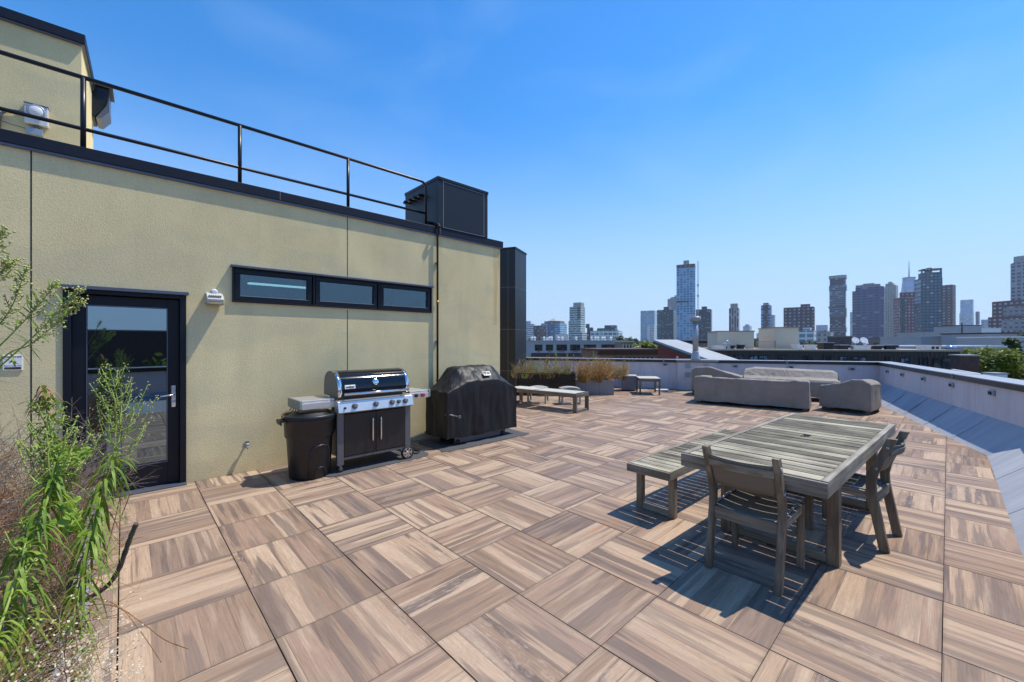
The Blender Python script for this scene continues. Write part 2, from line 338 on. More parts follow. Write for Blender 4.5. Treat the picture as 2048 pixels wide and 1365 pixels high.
# ---------------------------------------------------------------- mesh building
SPLIT = {'end_rail', 'side_rail', 'leg', 'bolt', 'side_panel', 'apron', 'corner_post', 'tool_hook', 'centre_rail', 'hoist_cage', 'bars_', 'rib', 'glazing_bead', 'control_joint', 'coping_seam'}
class MB:
    def __init__(s, M_=None):
        s.v = []; s.f = []; s.M = M_ or Matrix.Identity(4); s.sm = []
    def _add(s, vs, fs, smooth=False):
        o = len(s.v); s.pc = getattr(s, 'pc', []) + [o] if len(s.v) < 4000 else getattr(s, 'pc', []); s.v += [tuple(s.M @ Vector(p)) for p in vs]
        s.f += [tuple(i + o for i in f) for f in fs]; s.sm += [smooth] * len(fs)
    def box(s, x0, y0, z0, x1, y1, z1):
        vs = [(x, y, z) for z in (z0, z1) for y in (y0, y1) for x in (x0, x1)]
        s._add(vs, [(0, 2, 3, 1), (4, 5, 7, 6), (0, 1, 5, 4), (2, 6, 7, 3), (0, 4, 6, 2), (1, 3, 7, 5)])
        return s
    def bar(s, a, b, w, h, up=(0, 0, 1)):
        a, b = Vector(a), Vector(b); d = (b - a).normalized(); u = Vector(up)
        r = d.cross(u)
        if r.length < 1e-4: r = d.cross(Vector((1, 0, 0)))
        r.normalize(); u = r.cross(d).normalized()
        vs = [p + r * (i * w / 2) + u * (j * h / 2) for p in (a, b) for i, j in ((-1, -1), (1, -1), (1, 1), (-1, 1))]
        s._add(vs, [(3, 2, 1, 0), (4, 5, 6, 7), (0, 1, 5, 4), (1, 2, 6, 5), (2, 3, 7, 6), (3, 0, 4, 7)])
        return s
    def tube(s, pts, rad, n=8, cap=True, smooth=True):
        pts = [Vector(p) for p in pts]
        if not isinstance(rad, (list, tuple)): rad = [rad] * len(pts)
        vs = []; prev = None
        for i, p in enumerate(pts):
            d = (pts[min(i + 1, len(pts) - 1)] - pts[max(i - 1, 0)])
            if d.length < 1e-7: d = Vector((0, 0, 1))
            d.normalize()
            if prev is None:
                r = d.cross(Vector((0, 0, 1)))
                if r.length < 0.05: r = d.cross(Vector((1, 0, 0)))
            else: r = prev - d * prev.dot(d)
            if r.length < 1e-6: r = d.orthogonal()
            r.normalize(); prev = r; q = d.cross(r)
            for k in range(n):
                t = 2 * PI * k / n
                vs.append(p + (r * math.cos(t) + q * math.sin(t)) * rad[i])
        fs = []
        for i in range(len(pts) - 1):
            for k in range(n):
                k2 = (k + 1) % n
                fs.append((i * n + k, i * n + k2, (i + 1) * n + k2, (i + 1) * n + k))
        s._add(vs, fs, smooth)
        if cap:
            o = len(s.v) - len(vs)
            s.f.append(tuple(o + k for k in range(n))[::-1]); s.sm.append(False)
            s.f.append(tuple(o + (len(pts) - 1) * n + k for k in range(n))); s.sm.append(False)
        return s
    def lathe(s, prof, c=(0, 0, 0), n=32, smooth=True, axis='z', sx=1, sy=1):
        vs = []
        for r, z in prof:
            for k in range(n):
                t = 2 * PI * k / n; x, y = r * math.cos(t) * sx, r * math.sin(t) * sy
                if axis == 'z': p = (c[0] + x, c[1] + y, c[2] + z)
                elif axis == 'y': p = (c[0] + x, c[1] + z, c[2] - y)
                else: p = (c[0] + z, c[1] + x, c[2] + y)
                vs.append(p)
        fs = []
        for i in range(len(prof) - 1):
            for k in range(n):
                k2 = (k + 1) % n
                fs.append((i * n + k, i * n + k2, (i + 1) * n + k2, (i + 1) * n + k))
        s._add(vs, fs, smooth)
        o = len(s.v) - len(vs)
        if prof[0] == prof[-1]: return s
        if prof[0][0] > 1e-5: s.f.append(tuple(o + k for k in range(n))[::-1]); s.sm.append(False)
        if prof[-1][0] > 1e-5: s.f.append(tuple(o + (len(prof) - 1) * n + k for k in range(n))); s.sm.append(False)
        return s
    def prism(s, poly, z0, z1):
        n = len(poly)
        vs = [(x, y, z0) for x, y in poly] + [(x, y, z1) for x, y in poly]
        fs = [tuple(range(n))[::-1], tuple(range(n, 2 * n))] + [(i, (i + 1) % n, n + (i + 1) % n, n + i) for i in range(n)]
        s._add(vs, fs); return s
    def extr(s, poly, axis, a0, a1):
        """polygon in the plane across axis ('x': (y,z), 'y': (x,z)), extruded from a0 to a1"""
        n = len(poly)
        mk = (lambda p, a: (a, p[0], p[1])) if axis == 'x' else (lambda p, a: (p[0], a, p[1]))
        vs = [mk(p, a0) for p in poly] + [mk(p, a1) for p in poly]
        fs = [tuple(range(n))[::-1], tuple(range(n, 2 * n))] + [(i, (i + 1) % n, n + (i + 1) % n, n + i) for i in range(n)]
        s._add(vs, fs); return s
    def grid(s, rows, smooth=True, closed=False):
        m = len(rows[0]); vs = [p for r in rows for p in r]; fs = []
        for i in range(len(rows) - 1):
            for k in range(m if closed else m - 1):
                k2 = (k + 1) % m
                fs.append((i * m + k, i * m + k2, (i + 1) * m + k2, (i + 1) * m + k))
        s._add(vs, fs, smooth); return s
    def quad(s, a, b, c, d, smooth=False):
        s._add([a, b, c, d], [(0, 1, 2, 3)], smooth); return s
    def tri(s, a, b, c): s._add([a, b, c], [(0, 1, 2)]); return s
    def build(s, name, mat, parent=None, bevel=0.0, seg=2, loc=None, rz=0.0, fix=True):
        if name in SPLIT and 1 < len(getattr(s, 'pc', [])) < 14:
            cuts = s.pc + [len(s.v)]; first_ = None
            for a, b in zip(cuts, cuts[1:]):
                q = MB(); q.v = s.v[a:b]
                for f_, m_ in zip(s.f, s.sm):
                    if a <= min(f_) < b: q.f.append(tuple(i - a for i in f_)); q.sm.append(m_)
                q.pc = []; r_ = q.build(name, mat, parent, bevel, seg, loc, rz, fix); first_ = first_ or r_
            return first_
        me = bpy.data.meshes.new(name); me.from_pydata(s.v, [], s.f)
        me.polygons.foreach_set('use_smooth', s.sm)
        if fix and len(s.f) < 60000:
            b = bmesh.new(); b.from_mesh(me); bmesh.ops.recalc_face_normals(b, faces=b.faces); b.to_mesh(me); b.free()
        me.materials.append(mat if not isinstance(mat, str) else M[mat]); me.update()
        o = bpy.data.objects.new(name, me); COL.objects.link(o)
        if parent: o.parent = parent
        if loc is not None: o.location = loc
        o.rotation_euler.z = rz
        if bevel:
            m = o.modifiers.new('bevel', 'BEVEL'); m.width = bevel; m.segments = seg; m.limit_method = 'ANGLE'; m.angle_limit = R(40)
        return o

def tag(o, label, cat, group=None):
    o['label'] = label; o['category'] = cat
    if group: o['group'] = group
    return o
def thing(name, label, cat, loc=(0, 0, 0), rz=0.0, group=None):
    o = bpy.data.objects.new(name, None); COL.objects.link(o); o.empty_display_size = 0.2
    o.location = loc; o.rotation_euler.z = rz
    return tag(o, label, cat, group)
def struct(o): o['kind'] = 'structure'; return o
def stuff(o): o['kind'] = 'stuff'; return o
def dup(root, loc, rz, label=None):
    r = root.copy(); COL.objects.link(r); r.location = loc; r.rotation_euler.z = rz
    if label: r['label'] = label
    for ch in list(root.children):
        c = ch.copy(); COL.objects.link(c); c.parent = r
        for g in list(ch.children):
            d = g.copy(); COL.objects.link(d); d.parent = c
    return r
def text(s, size, mat, parent, name, loc, rot, align='CENTER', sx=1.0, bold=0.0):
    cu = bpy.data.curves.new(name, 'FONT'); cu.body = s; cu.size = size; cu.align_x = align; cu.align_y = 'CENTER'; cu.extrude = 0.0006; cu.offset = bold
    o = bpy.data.objects.new(name, cu); COL.objects.link(o)
    dg = bpy.context.evaluated_depsgraph_get(); dg.update()
    me = bpy.data.meshes.new_from_object(o.evaluated_get(dg)); bpy.data.objects.remove(o)
    n = bpy.data.objects.new(name, me); COL.objects.link(n); me.materials.clear(); me.materials.append(M[mat])
    n.parent = parent; n.location = loc; n.rotation_euler = rot; n.scale.x = sx
    return n
# ================================================================ THE DECK
def clip(poly, a, b, c):       # keep a*x+b*y+c >= 0
    out = []
    for i in range(len(poly)):
        p, q = poly[i], poly[(i + 1) % len(poly)]
        dp, dq = a * p[0] + b * p[1] + c, a * q[0] + b * q[1] + c
        if dp >= 0: out.append(p)
        if (dp > 0) != (dq > 0) and abs(dp - dq) > 1e-12:
            t = dp / (dp - dq); out.append((p[0] + (q[0] - p[0]) * t, p[1] + (q[1] - p[1]) * t))
    return out
K1 = 0.302
C1 = (8.766, -0.378)
B0 = Vector((11.05, 10.95)); B1 = Vector((16.22, 1.40))      # inner foot of the back parapet
bn = (B1 - B0).normalized(); bnorm = Vector((bn.y, -bn.x))     # towards the deck
if bnorm.dot(-B0) < 0: bnorm = -bnorm
t_ = MB()
for i in range(-9, 30):
    for j in range(-6, 34):
        x0, y0 = X0 + i * T, Y0 + j * T
        if y0 > WALL and x0 + T < 5.3: continue
        gx, gy = 0.0034, 0.0017
        ex, ey = random.uniform(-.0007, .0007), random.uniform(-.0005, .0005)
        poly = [(x0 + gx + ex, y0 + gy + ey), (x0 + T - gx + ex, y0 + gy + ey), (x0 + T - gx + ex, y0 + T - gy + ey), (x0 + gx + ex, y0 + T - gy + ey)]
        poly = clip(poly, 0, 1, 0.378)
        if len(poly) > 2: poly = clip(poly, -K1, 1, K1 * C1[0] - C1[1])
        if len(poly) > 2: poly = clip(poly, bnorm.x, bnorm.y, -bnorm.dot(B0) - 0.01)
        if len(poly) > 2 and x0 < 5.3 and y0 + T > WALL: poly = clip(poly, 0, -1, WALL - 0.004)
        if len(poly) > 2: t_.prism(poly, -0.02, random.uniform(-.0006, .0006))
deck = struct(t_.build('deck', 'tile', fix=False))
struct(MB().quad((-9, -1.6, -0.035), (20, -1.6, -0.035), (20, 20, -0.035), (-9, 20, -0.035)).build('roof', 'under'))

# membrane skirt between tiles and parapet
HS = 0.41
W1 = Vector((8.66, -0.81)); W2 = Vector((16.22, 1.40)); W0 = Vector((-8.0, -0.81))
sk = MB()
sk.quad((-8, -0.372, -0.012), (C1[0], -0.372, -0.012), (W1.x, W1.y, HS), (W0.x, W0.y, HS))
e2 = (15.9, C1[1] + K1 * (15.9 - C1[0]) + .006)
sk.quad((C1[0], -0.372, -0.012), (e2[0], e2[1], -0.012), (W2.x, W2.y, HS), (W1.x, W1.y, HS))
def skirt_mat():
    n = NT('skirt_membrane', 0.7, 0.3)
    x = n.xyz(n.pos())
    f = n.noise(n.vec(n.M('MULTIPLY', x[0], 7.0), n.M('MULTIPLY', x[1], 1.0), n.M('MULTIPLY', x[2], 1.5)), 1.0, 5, 0.7)
    g = n.noise(n.pos(), 1.3, 3)
    c = n.ramp(f, [(0.3, (0.33, 0.345, 0.375)), (0.55, (0.40, 0.41, 0.435)), (0.75, (0.46, 0.465, 0.48))])
    n.col(n.mix(n.ramp(g, [(0.4, 0.0), (0.7, 0.25)]), c, (0.25, 0.28, 0.34)))
    n.bump(f, 0.2, 0.01)
    return n.m
M['skirt'] = skirt_mat()
struct(sk.build('skirt', 'skirt'))
lap = MB()
for (a0, a1, b0, b1, n_) in ((Vector((-8, -.372)), Vector((C1[0], -.372)), W0, W1, 12), (Vector(C1), Vector(e2), W1, W2, 6)):
    for k in range(1, n_):
        p = a0.lerp(a1, k / n_); q = b0.lerp(b1, k / n_); d_ = (a1 - a0).normalized() * .05
        lap.quad((p.x - d_.x, p.y - d_.y, -.008), (p.x + d_.x, p.y + d_.y, -.008), (q.x + d_.x, q.y + d_.y, HS + .004), (q.x - d_.x, q.y - d_.y, HS + .004))
struct(lap.build('skirt_lap', 'membrane'))

# parapet: one wall with several bends
def offs(line, o):          # offset a polyline outwards (away from the deck) by o
    out = []
    for i, p in enumerate(line):
        ns = []
        for a, b in ((i - 1, i), (i, i + 1)):
            if a < 0 or b >= len(line): continue
            d = (line[b] - line[a]).normalized(); ns.append(Vector((d.y, -d.x)))
        n = sum(ns, Vector((0, 0))).normalized(); k = n.dot(ns[0])
        out.append(p + n * (o / k))
    return out
path = [W0, W1, W2, B0, Vector((10.0, 13.2)), Vector((6.0, 16.5))]
TH = 0.34
def ribbon(path, o0, o1, z0, z1):
    a, b = offs(path, o0), offs(path, o1); m = MB()
    for i in range(len(path) - 1):
        A0, A1, Bb0, Bb1 = a[i], a[i + 1], b[i], b[i + 1]
        vs = [(*A0, z0), (*A1, z0), (*Bb1, z0), (*Bb0, z0), (*A0, z1), (*A1, z1), (*Bb1, z1), (*Bb0, z1)]
        fs = [(0, 3, 2, 1), (4, 5, 6, 7), (0, 1, 5, 4), (2, 3, 7, 6)]
        if i == 0: fs.append((0, 4, 7, 3))
        if i == len(path) - 2: fs.append((1, 2, 6, 5))
        m._add(vs, fs)
    return m
par = thing('parapet_wall', 'low white rendered parapet wall with dark metal coping running round the roof terrace', 'parapet', (0, 0, 0))
ribbon(path, 0.0, TH - 0.02, -0.4, 0.90).build('wall', 'white_wall', par)
ribbon(path, -0.035, TH + 0.02, 0.902, 0.985).build('fascia', 'capdark', par)
ribbon(path, -0.04, TH + 0.025, 0.985, 1.0).build('coping', 'cap', par)
pi_, po_ = offs(path, -0.0415), offs(path, TH + 0.0265)
for i in range(len(path) - 1):
    Ls = (path[i + 1] - path[i]).length; nj = max(1, int(Ls / 2.9)); dd_ = (path[i + 1] - path[i]).normalized(); nn_ = Vector((dd_.y, -dd_.x))
    for k in range(1, nj + 1):
        c_ = path[i].lerp(path[i + 1], (k - .35) / nj) + nn_ * (TH / 2 - .0075)
        MB().bar((*(c_ - nn_ * (TH / 2 + .0375)), .953), (*(c_ + nn_ * (TH / 2 + .0375)), .953), .05, .1).build('coping_joint', 'planter', par)
# outer face of our own building below the parapet
ribbon(path, 0.03, TH, -14.0, -0.41).build('outer_wall', 'white_wall', par)

# pier on the back parapet with louvres
pa = P(1354, 700, 13.75); pb = P(1433, 700, 13.35)
def onback(u):               # foot of the back wall in direction u
    r = P(u, 685, 1.0).xy; d = (B1 - B0)
    den = r.x * d.y - r.y * d.x
    t = (B0.x * d.y - B0.y * d.x) / den
    return r * t, t
q0, _ = onback(1354); q1, _ = onback(1432)
ang = math.atan2(bn.y, bn.x)
pier = thing('parapet_pier', 'white pier projecting from the back parapet with square louvres in its face', 'pier', (q0.x, q0.y, 0), ang)
Lp = (q1 - q0).length
# local: x along wall, deck side is -y if bnorm points there
sgn = -1 if bnorm.dot(Vector((-math.sin(ang), math.cos(ang)))) < 0 else 1
def yb(a, b): return (min(a * sgn, b * sgn), max(a * sgn, b * sgn))
y0, y1 = yb(-0.1, 0.16)
MB().box(0, y0, 0.002, Lp, y1, 0.92).build('wall', 'white_wall', pier)
y0, y1 = yb(-0.395, 0.22)
MB().box(-0.04, y0, 0.948, Lp + 0.05, y1, 1.006).build('coping', 'cap', pier)
y0, y1 = yb(-0.05, 0.20)
MB().box(-0.03, y0, 0.921, Lp + 0.04, y1, 0.947).build('fascia', 'capdark', pier)
for (uu, vv) in ((1374.5, 731.5), (1411, 732), (1374.5, 749)):
    q, t = onback(uu); lx = (q - q0).length; zz = zat(vv, t) 
    m = MB(); y0, y1 = yb(0.16, 0.178)
    m.box(lx - .085, y0, zz - .08, lx + .085, y1, zz + .08)
    for k in range(5):
        y0, y1 = yb(0.178, 0.19); m.box(lx - .07, y0, zz - .07 + k * .03, lx + .07, y1, zz - .055 + k * .03)
    m.build('louvre', 'galv', pier)

# vent stack on the pier
dq = 13.55
vp = P(1391, 700, dq)
vs_ = thing('vent_stack', 'grey galvanised vent pipe with round cap standing on the parapet pier', 'vent pipe', (vp.x, vp.y, 1.0))
MB().lathe([(0.15, 0.007), (0.145, 0.03), (0.10, 0.24), (0.098, 0.25)], n=28).build('base_cone', 'galv', vs_)
MB().lathe([(0.088, 0.24), (0.088, 1.30)], n=28).build('pipe', 'galv', vs_)
MB().lathe([(0.10, 0.255), (0.105, 0.275), (0.09, 0.28)], n=28).build('collar', 'whiteplastic', vs_)
MB().lathe([(0.10, 1.262), (0.165, 1.27), (0.17, 1.38), (0.15, 1.42), (0.02, 1.43)], n=28).build('cap', 'cap', vs_)

# small step-light boxes on the parapet
def steplight(p, rz, label):
    o = thing('wall_light', label, 'wall light', p, rz, 'small boxed lights along the parapet')
    MB().box(-.085, -.03, -.04, .085, 0, .04).build('housing', 'cap', o, 0.006)
    MB().box(-.03, -.045, -.022, .045, -.031, .02).build('lens', 'ink', o)
    return o
rz_back = math.atan2(bnorm.x, -bnorm.y)
names = ['wall light on the back parapet left of the white pier', 'wall light on the back parapet just right of the white pier',
         'wall light on the back parapet above the far covered sofa', 'wall light on the back parapet nearest the right corner']
first = None
for (uu, vv), nm in zip(((1330, 729.5), (1470, 733), (1581, 735), (1703, 738.3)), names):
    q, t = onback(uu); p = Vector((q.x, q.y, zat(vv, t))) + Vector((bnorm.x, bnorm.y, 0)) * 0.002
    if first is None: first = steplight(p, rz_back, 'small boxed ' + nm)
    else: dup(first, p, rz_back, 'small boxed ' + nm)
q, t = onback(1094)
dup(first, Vector((q.x, q.y, zat(724, t))), rz_back, 'small boxed wall light on the back parapet behind the dry shrubs')
d1 = (W2 - W1).normalized(); n1 = Vector((-d1.y, d1.x)); rz1 = math.atan2(n1.x, -n1.y)
nm = ['farthest small boxed light on the right parapet, next to the corner', 'second boxed light from the corner on the right parapet', 'middle boxed light of the five on the right parapet',
      'boxed light on the right parapet, second nearest the camera', 'nearest boxed light on the right parapet, beside the grey skirt']
for (uu, vv), s_ in zip(((1776, 743.5), (1806, 750), (1848.5, 758.5), (1905, 770.6), (1986, 786.5)), nm):
    r = P(uu, 685, 1.0).xy; d = W2 - W1
    t = (W1.x * d.y - W1.y * d.x) / (r.x * d.y - r.y * d.x); q = r * t
    o = dup(first, Vector((q.x, q.y, zat(vv, t))) + Vector((n1.x, n1.y, 0)) * 0.002, rz1, s_)

# ================================================================ HOUSE WALL
XE = 5.225
bld = thing('stair_building', 'olive stucco rooftop building with black coping, door and a strip of windows', 'building', (0, 0, 0))
w = MB()
TOPZ = 3.38
dx0, dx1, dz = -0.425, 0.512, 2.115
wx0, wx1, wz0, wz1 = 0.943, 3.70, 2.062, 2.485
TW = 0.25
def wb(x0, z0, x1, z1): w.box(x0, WALL, z0, x1, WALL + TW, z1)
wb(-7, -0.3, dx0, TOPZ); wb(dx0, dz, dx1, TOPZ); wb(dx1, -0.3, wx0, TOPZ); wb(wx0, -0.3, wx1, wz0); wb(wx0, wz1, wx1, TOPZ); wb(wx1, -0.3, XE, TOPZ)
w.box(XE - TW, WALL + TW, -0.3, XE, 13.0, TOPZ)
w.box(-7, 12.8, -0.3, XE - TW, 13.0, TOPZ)
w.box(-7, WALL + TW, 3.0, XE - TW, 12.8, 3.2)
w.build('wall', 'stucco', bld)
j = MB()
for jx in (-0.625, 2.32): 
    j.box(jx - .005, WALL - .0012, 0, jx + .005, WALL + .001, wz0 - .02 if 1 < jx < 3 else TOPZ)
j.box(2.315, WALL - .0012, wz1 + .03, 2.325, WALL + .001, TOPZ)
j.build('control_joint', 'ink', bld)
f = MB(); f.box(-7.05, WALL - .04, 3.385, XE + .05, WALL + .42, 3.50); f.box(XE - .38, WALL + .42, 3.385, XE + .05, 13.05, 3.50)
f.build('coping', 'fascia', bld, 0.006)
f = MB(); f.box(-7.04, WALL - .03, 3.362, XE + .04, WALL - .002, 3.384); f.box(XE + .002, WALL, 3.362, XE + .04, 13.0, 3.384)
f.build('drip_edge', 'flash', bld)
f = MB()
for cx_ in (-.3, .9, 1.1): f.bar((cx_ - 0.0, WALL - .06, 3.478), (cx_ + .03, WALL - .06, 3.45), .003, .004)
# panel seams in coping
f = MB()
for sx_ in (-2.1, 1.45, 3.86): f.box(sx_ - .002, WALL - .0415, 3.386, sx_ + .002, WALL - .039, 3.499)
f.build('coping_seam', 'seam', bld)

# door
dr = thing('entrance_door', 'black framed glass door with lever handle in the olive stucco wall', 'door', (dx0, WALL, 0))
DW = dx1 - dx0
f = MB(); f.box(0, -.02, 0, .055, .12, dz); f.box(DW - .055, -.02, 0, DW, .12, dz); f.box(.055, -.02, dz - .055, DW - .055, .12, dz)
f.box(.0, -.03, 0.0, DW, -.021, .0) if 0 else None
f.build('frame', 'frame', dr, 0.004)
f = MB(); f.box(-.02, -.06, dz - .012, DW + .02, -.005, dz + .022); f.build('drip_cap', 'flash', dr, 0.003)
f = MB(); f.box(.055, .05, .02, .155, .10, dz - .06); f.box(DW - .155, .05, .02, DW - .055, .10, dz - .06)
f.box(.155, .05, .02, DW - .155, .10, .262); f.box(.155, .05, dz - .158, DW - .155, .10, dz - .06)
f.build('leaf', 'frame', dr, 0.004)
f = MB(); g0 = .155; g1 = DW - .155
for a, b, c_, d_ in ((g0, .262, g1, .272), (g0, dz - .168, g1, dz - .158), (g0, .272, g0 + .008, dz - .168), (g1 - .008, .272, g1, dz - .168)): f.box(a, .044, b, c_, .0495, d_)
f.build('glazing_bead', 'flash', dr)
MB().box(.156, .07, .264, DW - .156, .078, dz - .16).build('glass_pane', 'glass', dr)
MB().box(.0, -.09, 0.0, DW, .05, .018).build('threshold', 'flash', dr, 0.004)
h_ = MB(); h_.box(DW - .128, .036, .86, DW - .083, .0495, 1.10); o = h_.build('lock_plate', 'chrome', dr, 0.012, 3)
h2 = MB(); h2.tube([(DW - .105, .04, 1.0), (DW - .105, 0.0, 1.0), (DW - .115, -.012, 1.0), (DW - .20, -.012, .995), (DW - .225, -.006, .992)], .009, 10)
h2.build('lever_handle', 'chrome', dr)
MB().lathe([(.014, 0), (.014, -.012), (.008, -.014)], (DW - .105, .036, .925), 16, axis='y').build('lock_cylinder', 'galv', dr)
# dim stair room behind door and windows, with one lit tube
rm = thing('stair_room', 'dim room with a lit ceiling tube seen through the strip window', 'room', (0, 0, 0))
f = MB(); X_, Y_, Z_ = (-2.5, 4.9), (WALL + TW + .01, 9.6), (0.0, 2.98)
f.quad((X_[0], Y_[1], 0), (X_[1], Y_[1], 0), (X_[1], Y_[1], Z_[1]), (X_[0], Y_[1], Z_[1]))
f.quad((X_[0], Y_[0], 0), (X_[0], Y_[1], 0), (X_[0], Y_[1], Z_[1]), (X_[0], Y_[0], Z_[1]))
f.quad((X_[1], Y_[0], 0), (X_[1], Y_[1], 0), (X_[1], Y_[1], Z_[1]), (X_[1], Y_[0], Z_[1]))
f.quad((X_[0], Y_[0], Z_[1]), (X_[1], Y_[0], Z_[1]), (X_[1], Y_[1], Z_[1]), (X_[0], Y_[1], Z_[1]))
f.quad((X_[0], Y_[0], 0), (X_[1], Y_[0], 0), (X_[1], Y_[1], 0), (X_[0], Y_[1], 0))
f.build('wall', 'room', rm)
ta = P(497, 567, 7.3); tb = P(585, 574, 7.9); 
MB().bar(ta, ta + (tb - ta).normalized() * 1.25, .09, .03).build('ceiling_tube', 'tube', rm)

# strip window with three sashes
wn = thing('strip_window', 'long black framed window of three sashes high in the stucco wall', 'window', (wx0, WALL, wz0))
WW, WH = wx1 - wx0, wz1 - wz0
f = MB(); f.box(0, -.03, 0, WW, .1, .02); f.box(0, -.03, WH - .02, WW, .1, WH); f.box(0, -.03, .02, .02, .1, WH - .02); f.box(WW - .02, -.03, .02, WW, .1, WH - .02)
for k in (1, 2): f.box(k * WW / 3 - .012, -.03, .02, k * WW / 3 + .012, .1, WH - .02)
f.build('frame', 'frame', wn, 0.003)
MB().box(-.02, -.065, WH - .008, WW + .02, -.002, WH + .018).build('drip_cap', 'flash', wn, 0.003)
for k in range(3):
    a, b = k * WW / 3 + .022, (k + 1) * WW / 3 - .022
    f = MB(); f.box(a, -.018, .022, b, .05, .078); f.box(a, -.018, WH - .078, b, .05, WH - .022); f.box(a, -.018, .078, a + .06, .05, WH - .078); f.box(b - .06, -.018, .078, b, .05, WH - .078)
    s_ = f.build('sash', 'frame', wn, 0.005)
    MB().box(a + .061, .01, .079, b - .061, .016, WH - .079).build('glass_pane', 'winglass', s_)
    MB().box(a + .058, -.021, .074, b - .058, -.0185, .079).build('glazing_bead', 'cap', s_)

# wall lamp
lp = thing('wall_lamp', 'small white wedge shaped flood lamp on the stucco wall between door and window', 'wall lamp', (.765, WALL, 2.04))
f = MB(); prof = [(0, 0.0), (-.13, 0.0), (-.145, .03), (-.12, .06), (-.05, .105), (0, .115)]
f.extr(prof, 'x', -.078, .078); f.build('housing', 'conc2', lp, 0.006)
f = MB()
for k in range(7): f.box(-.06 + k * .018, -.138 + .0, .058, -.052 + k * .018, -.07, .0765)
f.build('cooling_fins', 'greyplastic', lp)
MB().box(-.082, -.142, -.028, .082, -.01, -.002).build('skirt', 'sageplastic', lp, 0.004)
MB().box(-.055, -.1455, -.024, .055, -.143, -.004).build('lens', 'lens', lp)
MB().lathe([(.035, 0), (.035, -.05), (.02, -.06)], (0, -.0, .12), 16, axis='y').build('photocell', 'whiteplastic', lp)

# stairwell sign
sg = thing('stairwell_sign', 'small white wall sign reading Stairwell A left of the door', 'sign', (-.733, WALL, 1.395))
MB().box(-.06, -.012, -.072, .06, 0, .068).build('plate', 'white', sg, 0.003)
text('Stairwell', .024, 'ink', sg, 'lettering', (0, -.0128, .054), (PI / 2, 0, 0), sx=1.25)
text('A', .06, 'ink', sg, 'lettering', (0, -.0128, .014), (PI / 2, 0, 0), sx=1.1)
text('Return to Street Level', .0125, 'ink', sg, 'lettering', (0, -.0128, -.028), (PI / 2, 0, 0), sx=0.9)
MB().box(-.05, -.0132, -.062, .05, -.0125, -.042).build('braille_strip', 'ink', sg)

# hose bib
hb = thing('hose_spigot', 'small metal spigot low on the stucco wall left of the dustbin', 'spigot', (1.087, WALL, .345))
MB().lathe([(.028, 0), (.028, -.006), (.012, -.01), (.012, -.05), (.018, -.055), (.018, -.085), (.008, -.09)], n=16, axis='y').build('body', 'galv', hb)
MB().tube([(0, -.07, 0), (0, -.085, -.03), (0, -.09, -.05)], .009, 10).build('spout', 'galv', hb)
MB().lathe([(.022, 0), (.022, .01), (.0, .012)], (0, -.06, .025), 12).build('handle', 'black_metal', hb)

# gas pipe with fittings
gp = thing('gas_pipe', 'thin dark rusty pipe running down the stucco wall from the coping to the covered grill', 'pipe', (3.80, WALL - .06, 0))
MB().tube([(0, .15, 3.54), (0, .0, 3.545), (0, -.02, 3.53), (0, -.02, 3.40), (0, .02, 3.34), (0, .02, .28)], .017, 10).build('pipe', 'rust', gp)
for z in (3.50, 2.25, .95): MB().lathe([(.024, -.018), (.026, 0), (.024, .018)], (0, .02 if z < 3.4 else -.02, z), 12).build('coupling', 'brass' if z == 2.25 else 'rust', gp)
for z in (2.9, 1.6, .6): MB().box(-.03, .03, z - .008, .03, .06, z + .008).build('clamp', 'galv', gp)
MB().tube([(0, .02, .28), (-.02, -.0, .24), (-.12, -.05, .30), (-.2, -.08, .36), (-.3, -.12, .35)], .01, 8).build('gas_hose', 'rubber', gp)
MB().lathe([(.02, -.03), (.026, -.02), (.026, .02), (.02, .03)], (-.05, -.02, .42), 12, axis='x').build('valve', 'red', gp)
MB().tube([(.0, .02, .42), (-.1, -.03, .42), (-.2, -.06, .40), (-.27, -.08, .36)], .009, 8).build('branch_hose', 'brass', gp)

# ---------------- roof railing
rl = thing('roof_railing', 'black tubular steel guard rail with two bars along the roof edge above the door', 'railing', (0, 6.0, 3.50))
RT, RM = .755, .235
def arc(c, r, a0, a1, n=7): return [(c[0] + r * math.cos(a0 + (a1 - a0) * k / n), 0, c[1] + r * math.sin(a0 + (a1 - a0) * k / n)) for k in range(n + 1)]
xe = 3.68
MB().tube([(-4, 0, RT)] + arc((xe - .1, RT - .1), .1, PI / 2, 0) + [(xe, 0, 0.0)], .021, 12).build('top_rail', 'black_metal', rl)
MB().tube([(-4, 0, RM), (xe, 0, RM)], .019, 12).build('mid_rail', 'black_metal', rl)
for x in (-1.62, -.295, 1.045, 2.38):
    MB().tube([(x, 0, 0), (x, 0, RT)], .022, 12).build('post', 'black_metal', rl)
for x in (-1.62, -.295, 1.045, 2.38, xe): MB().box(x - .05, -.05, .001, x + .05, .05, .012).build('foot_plate', 'black_metal', rl)

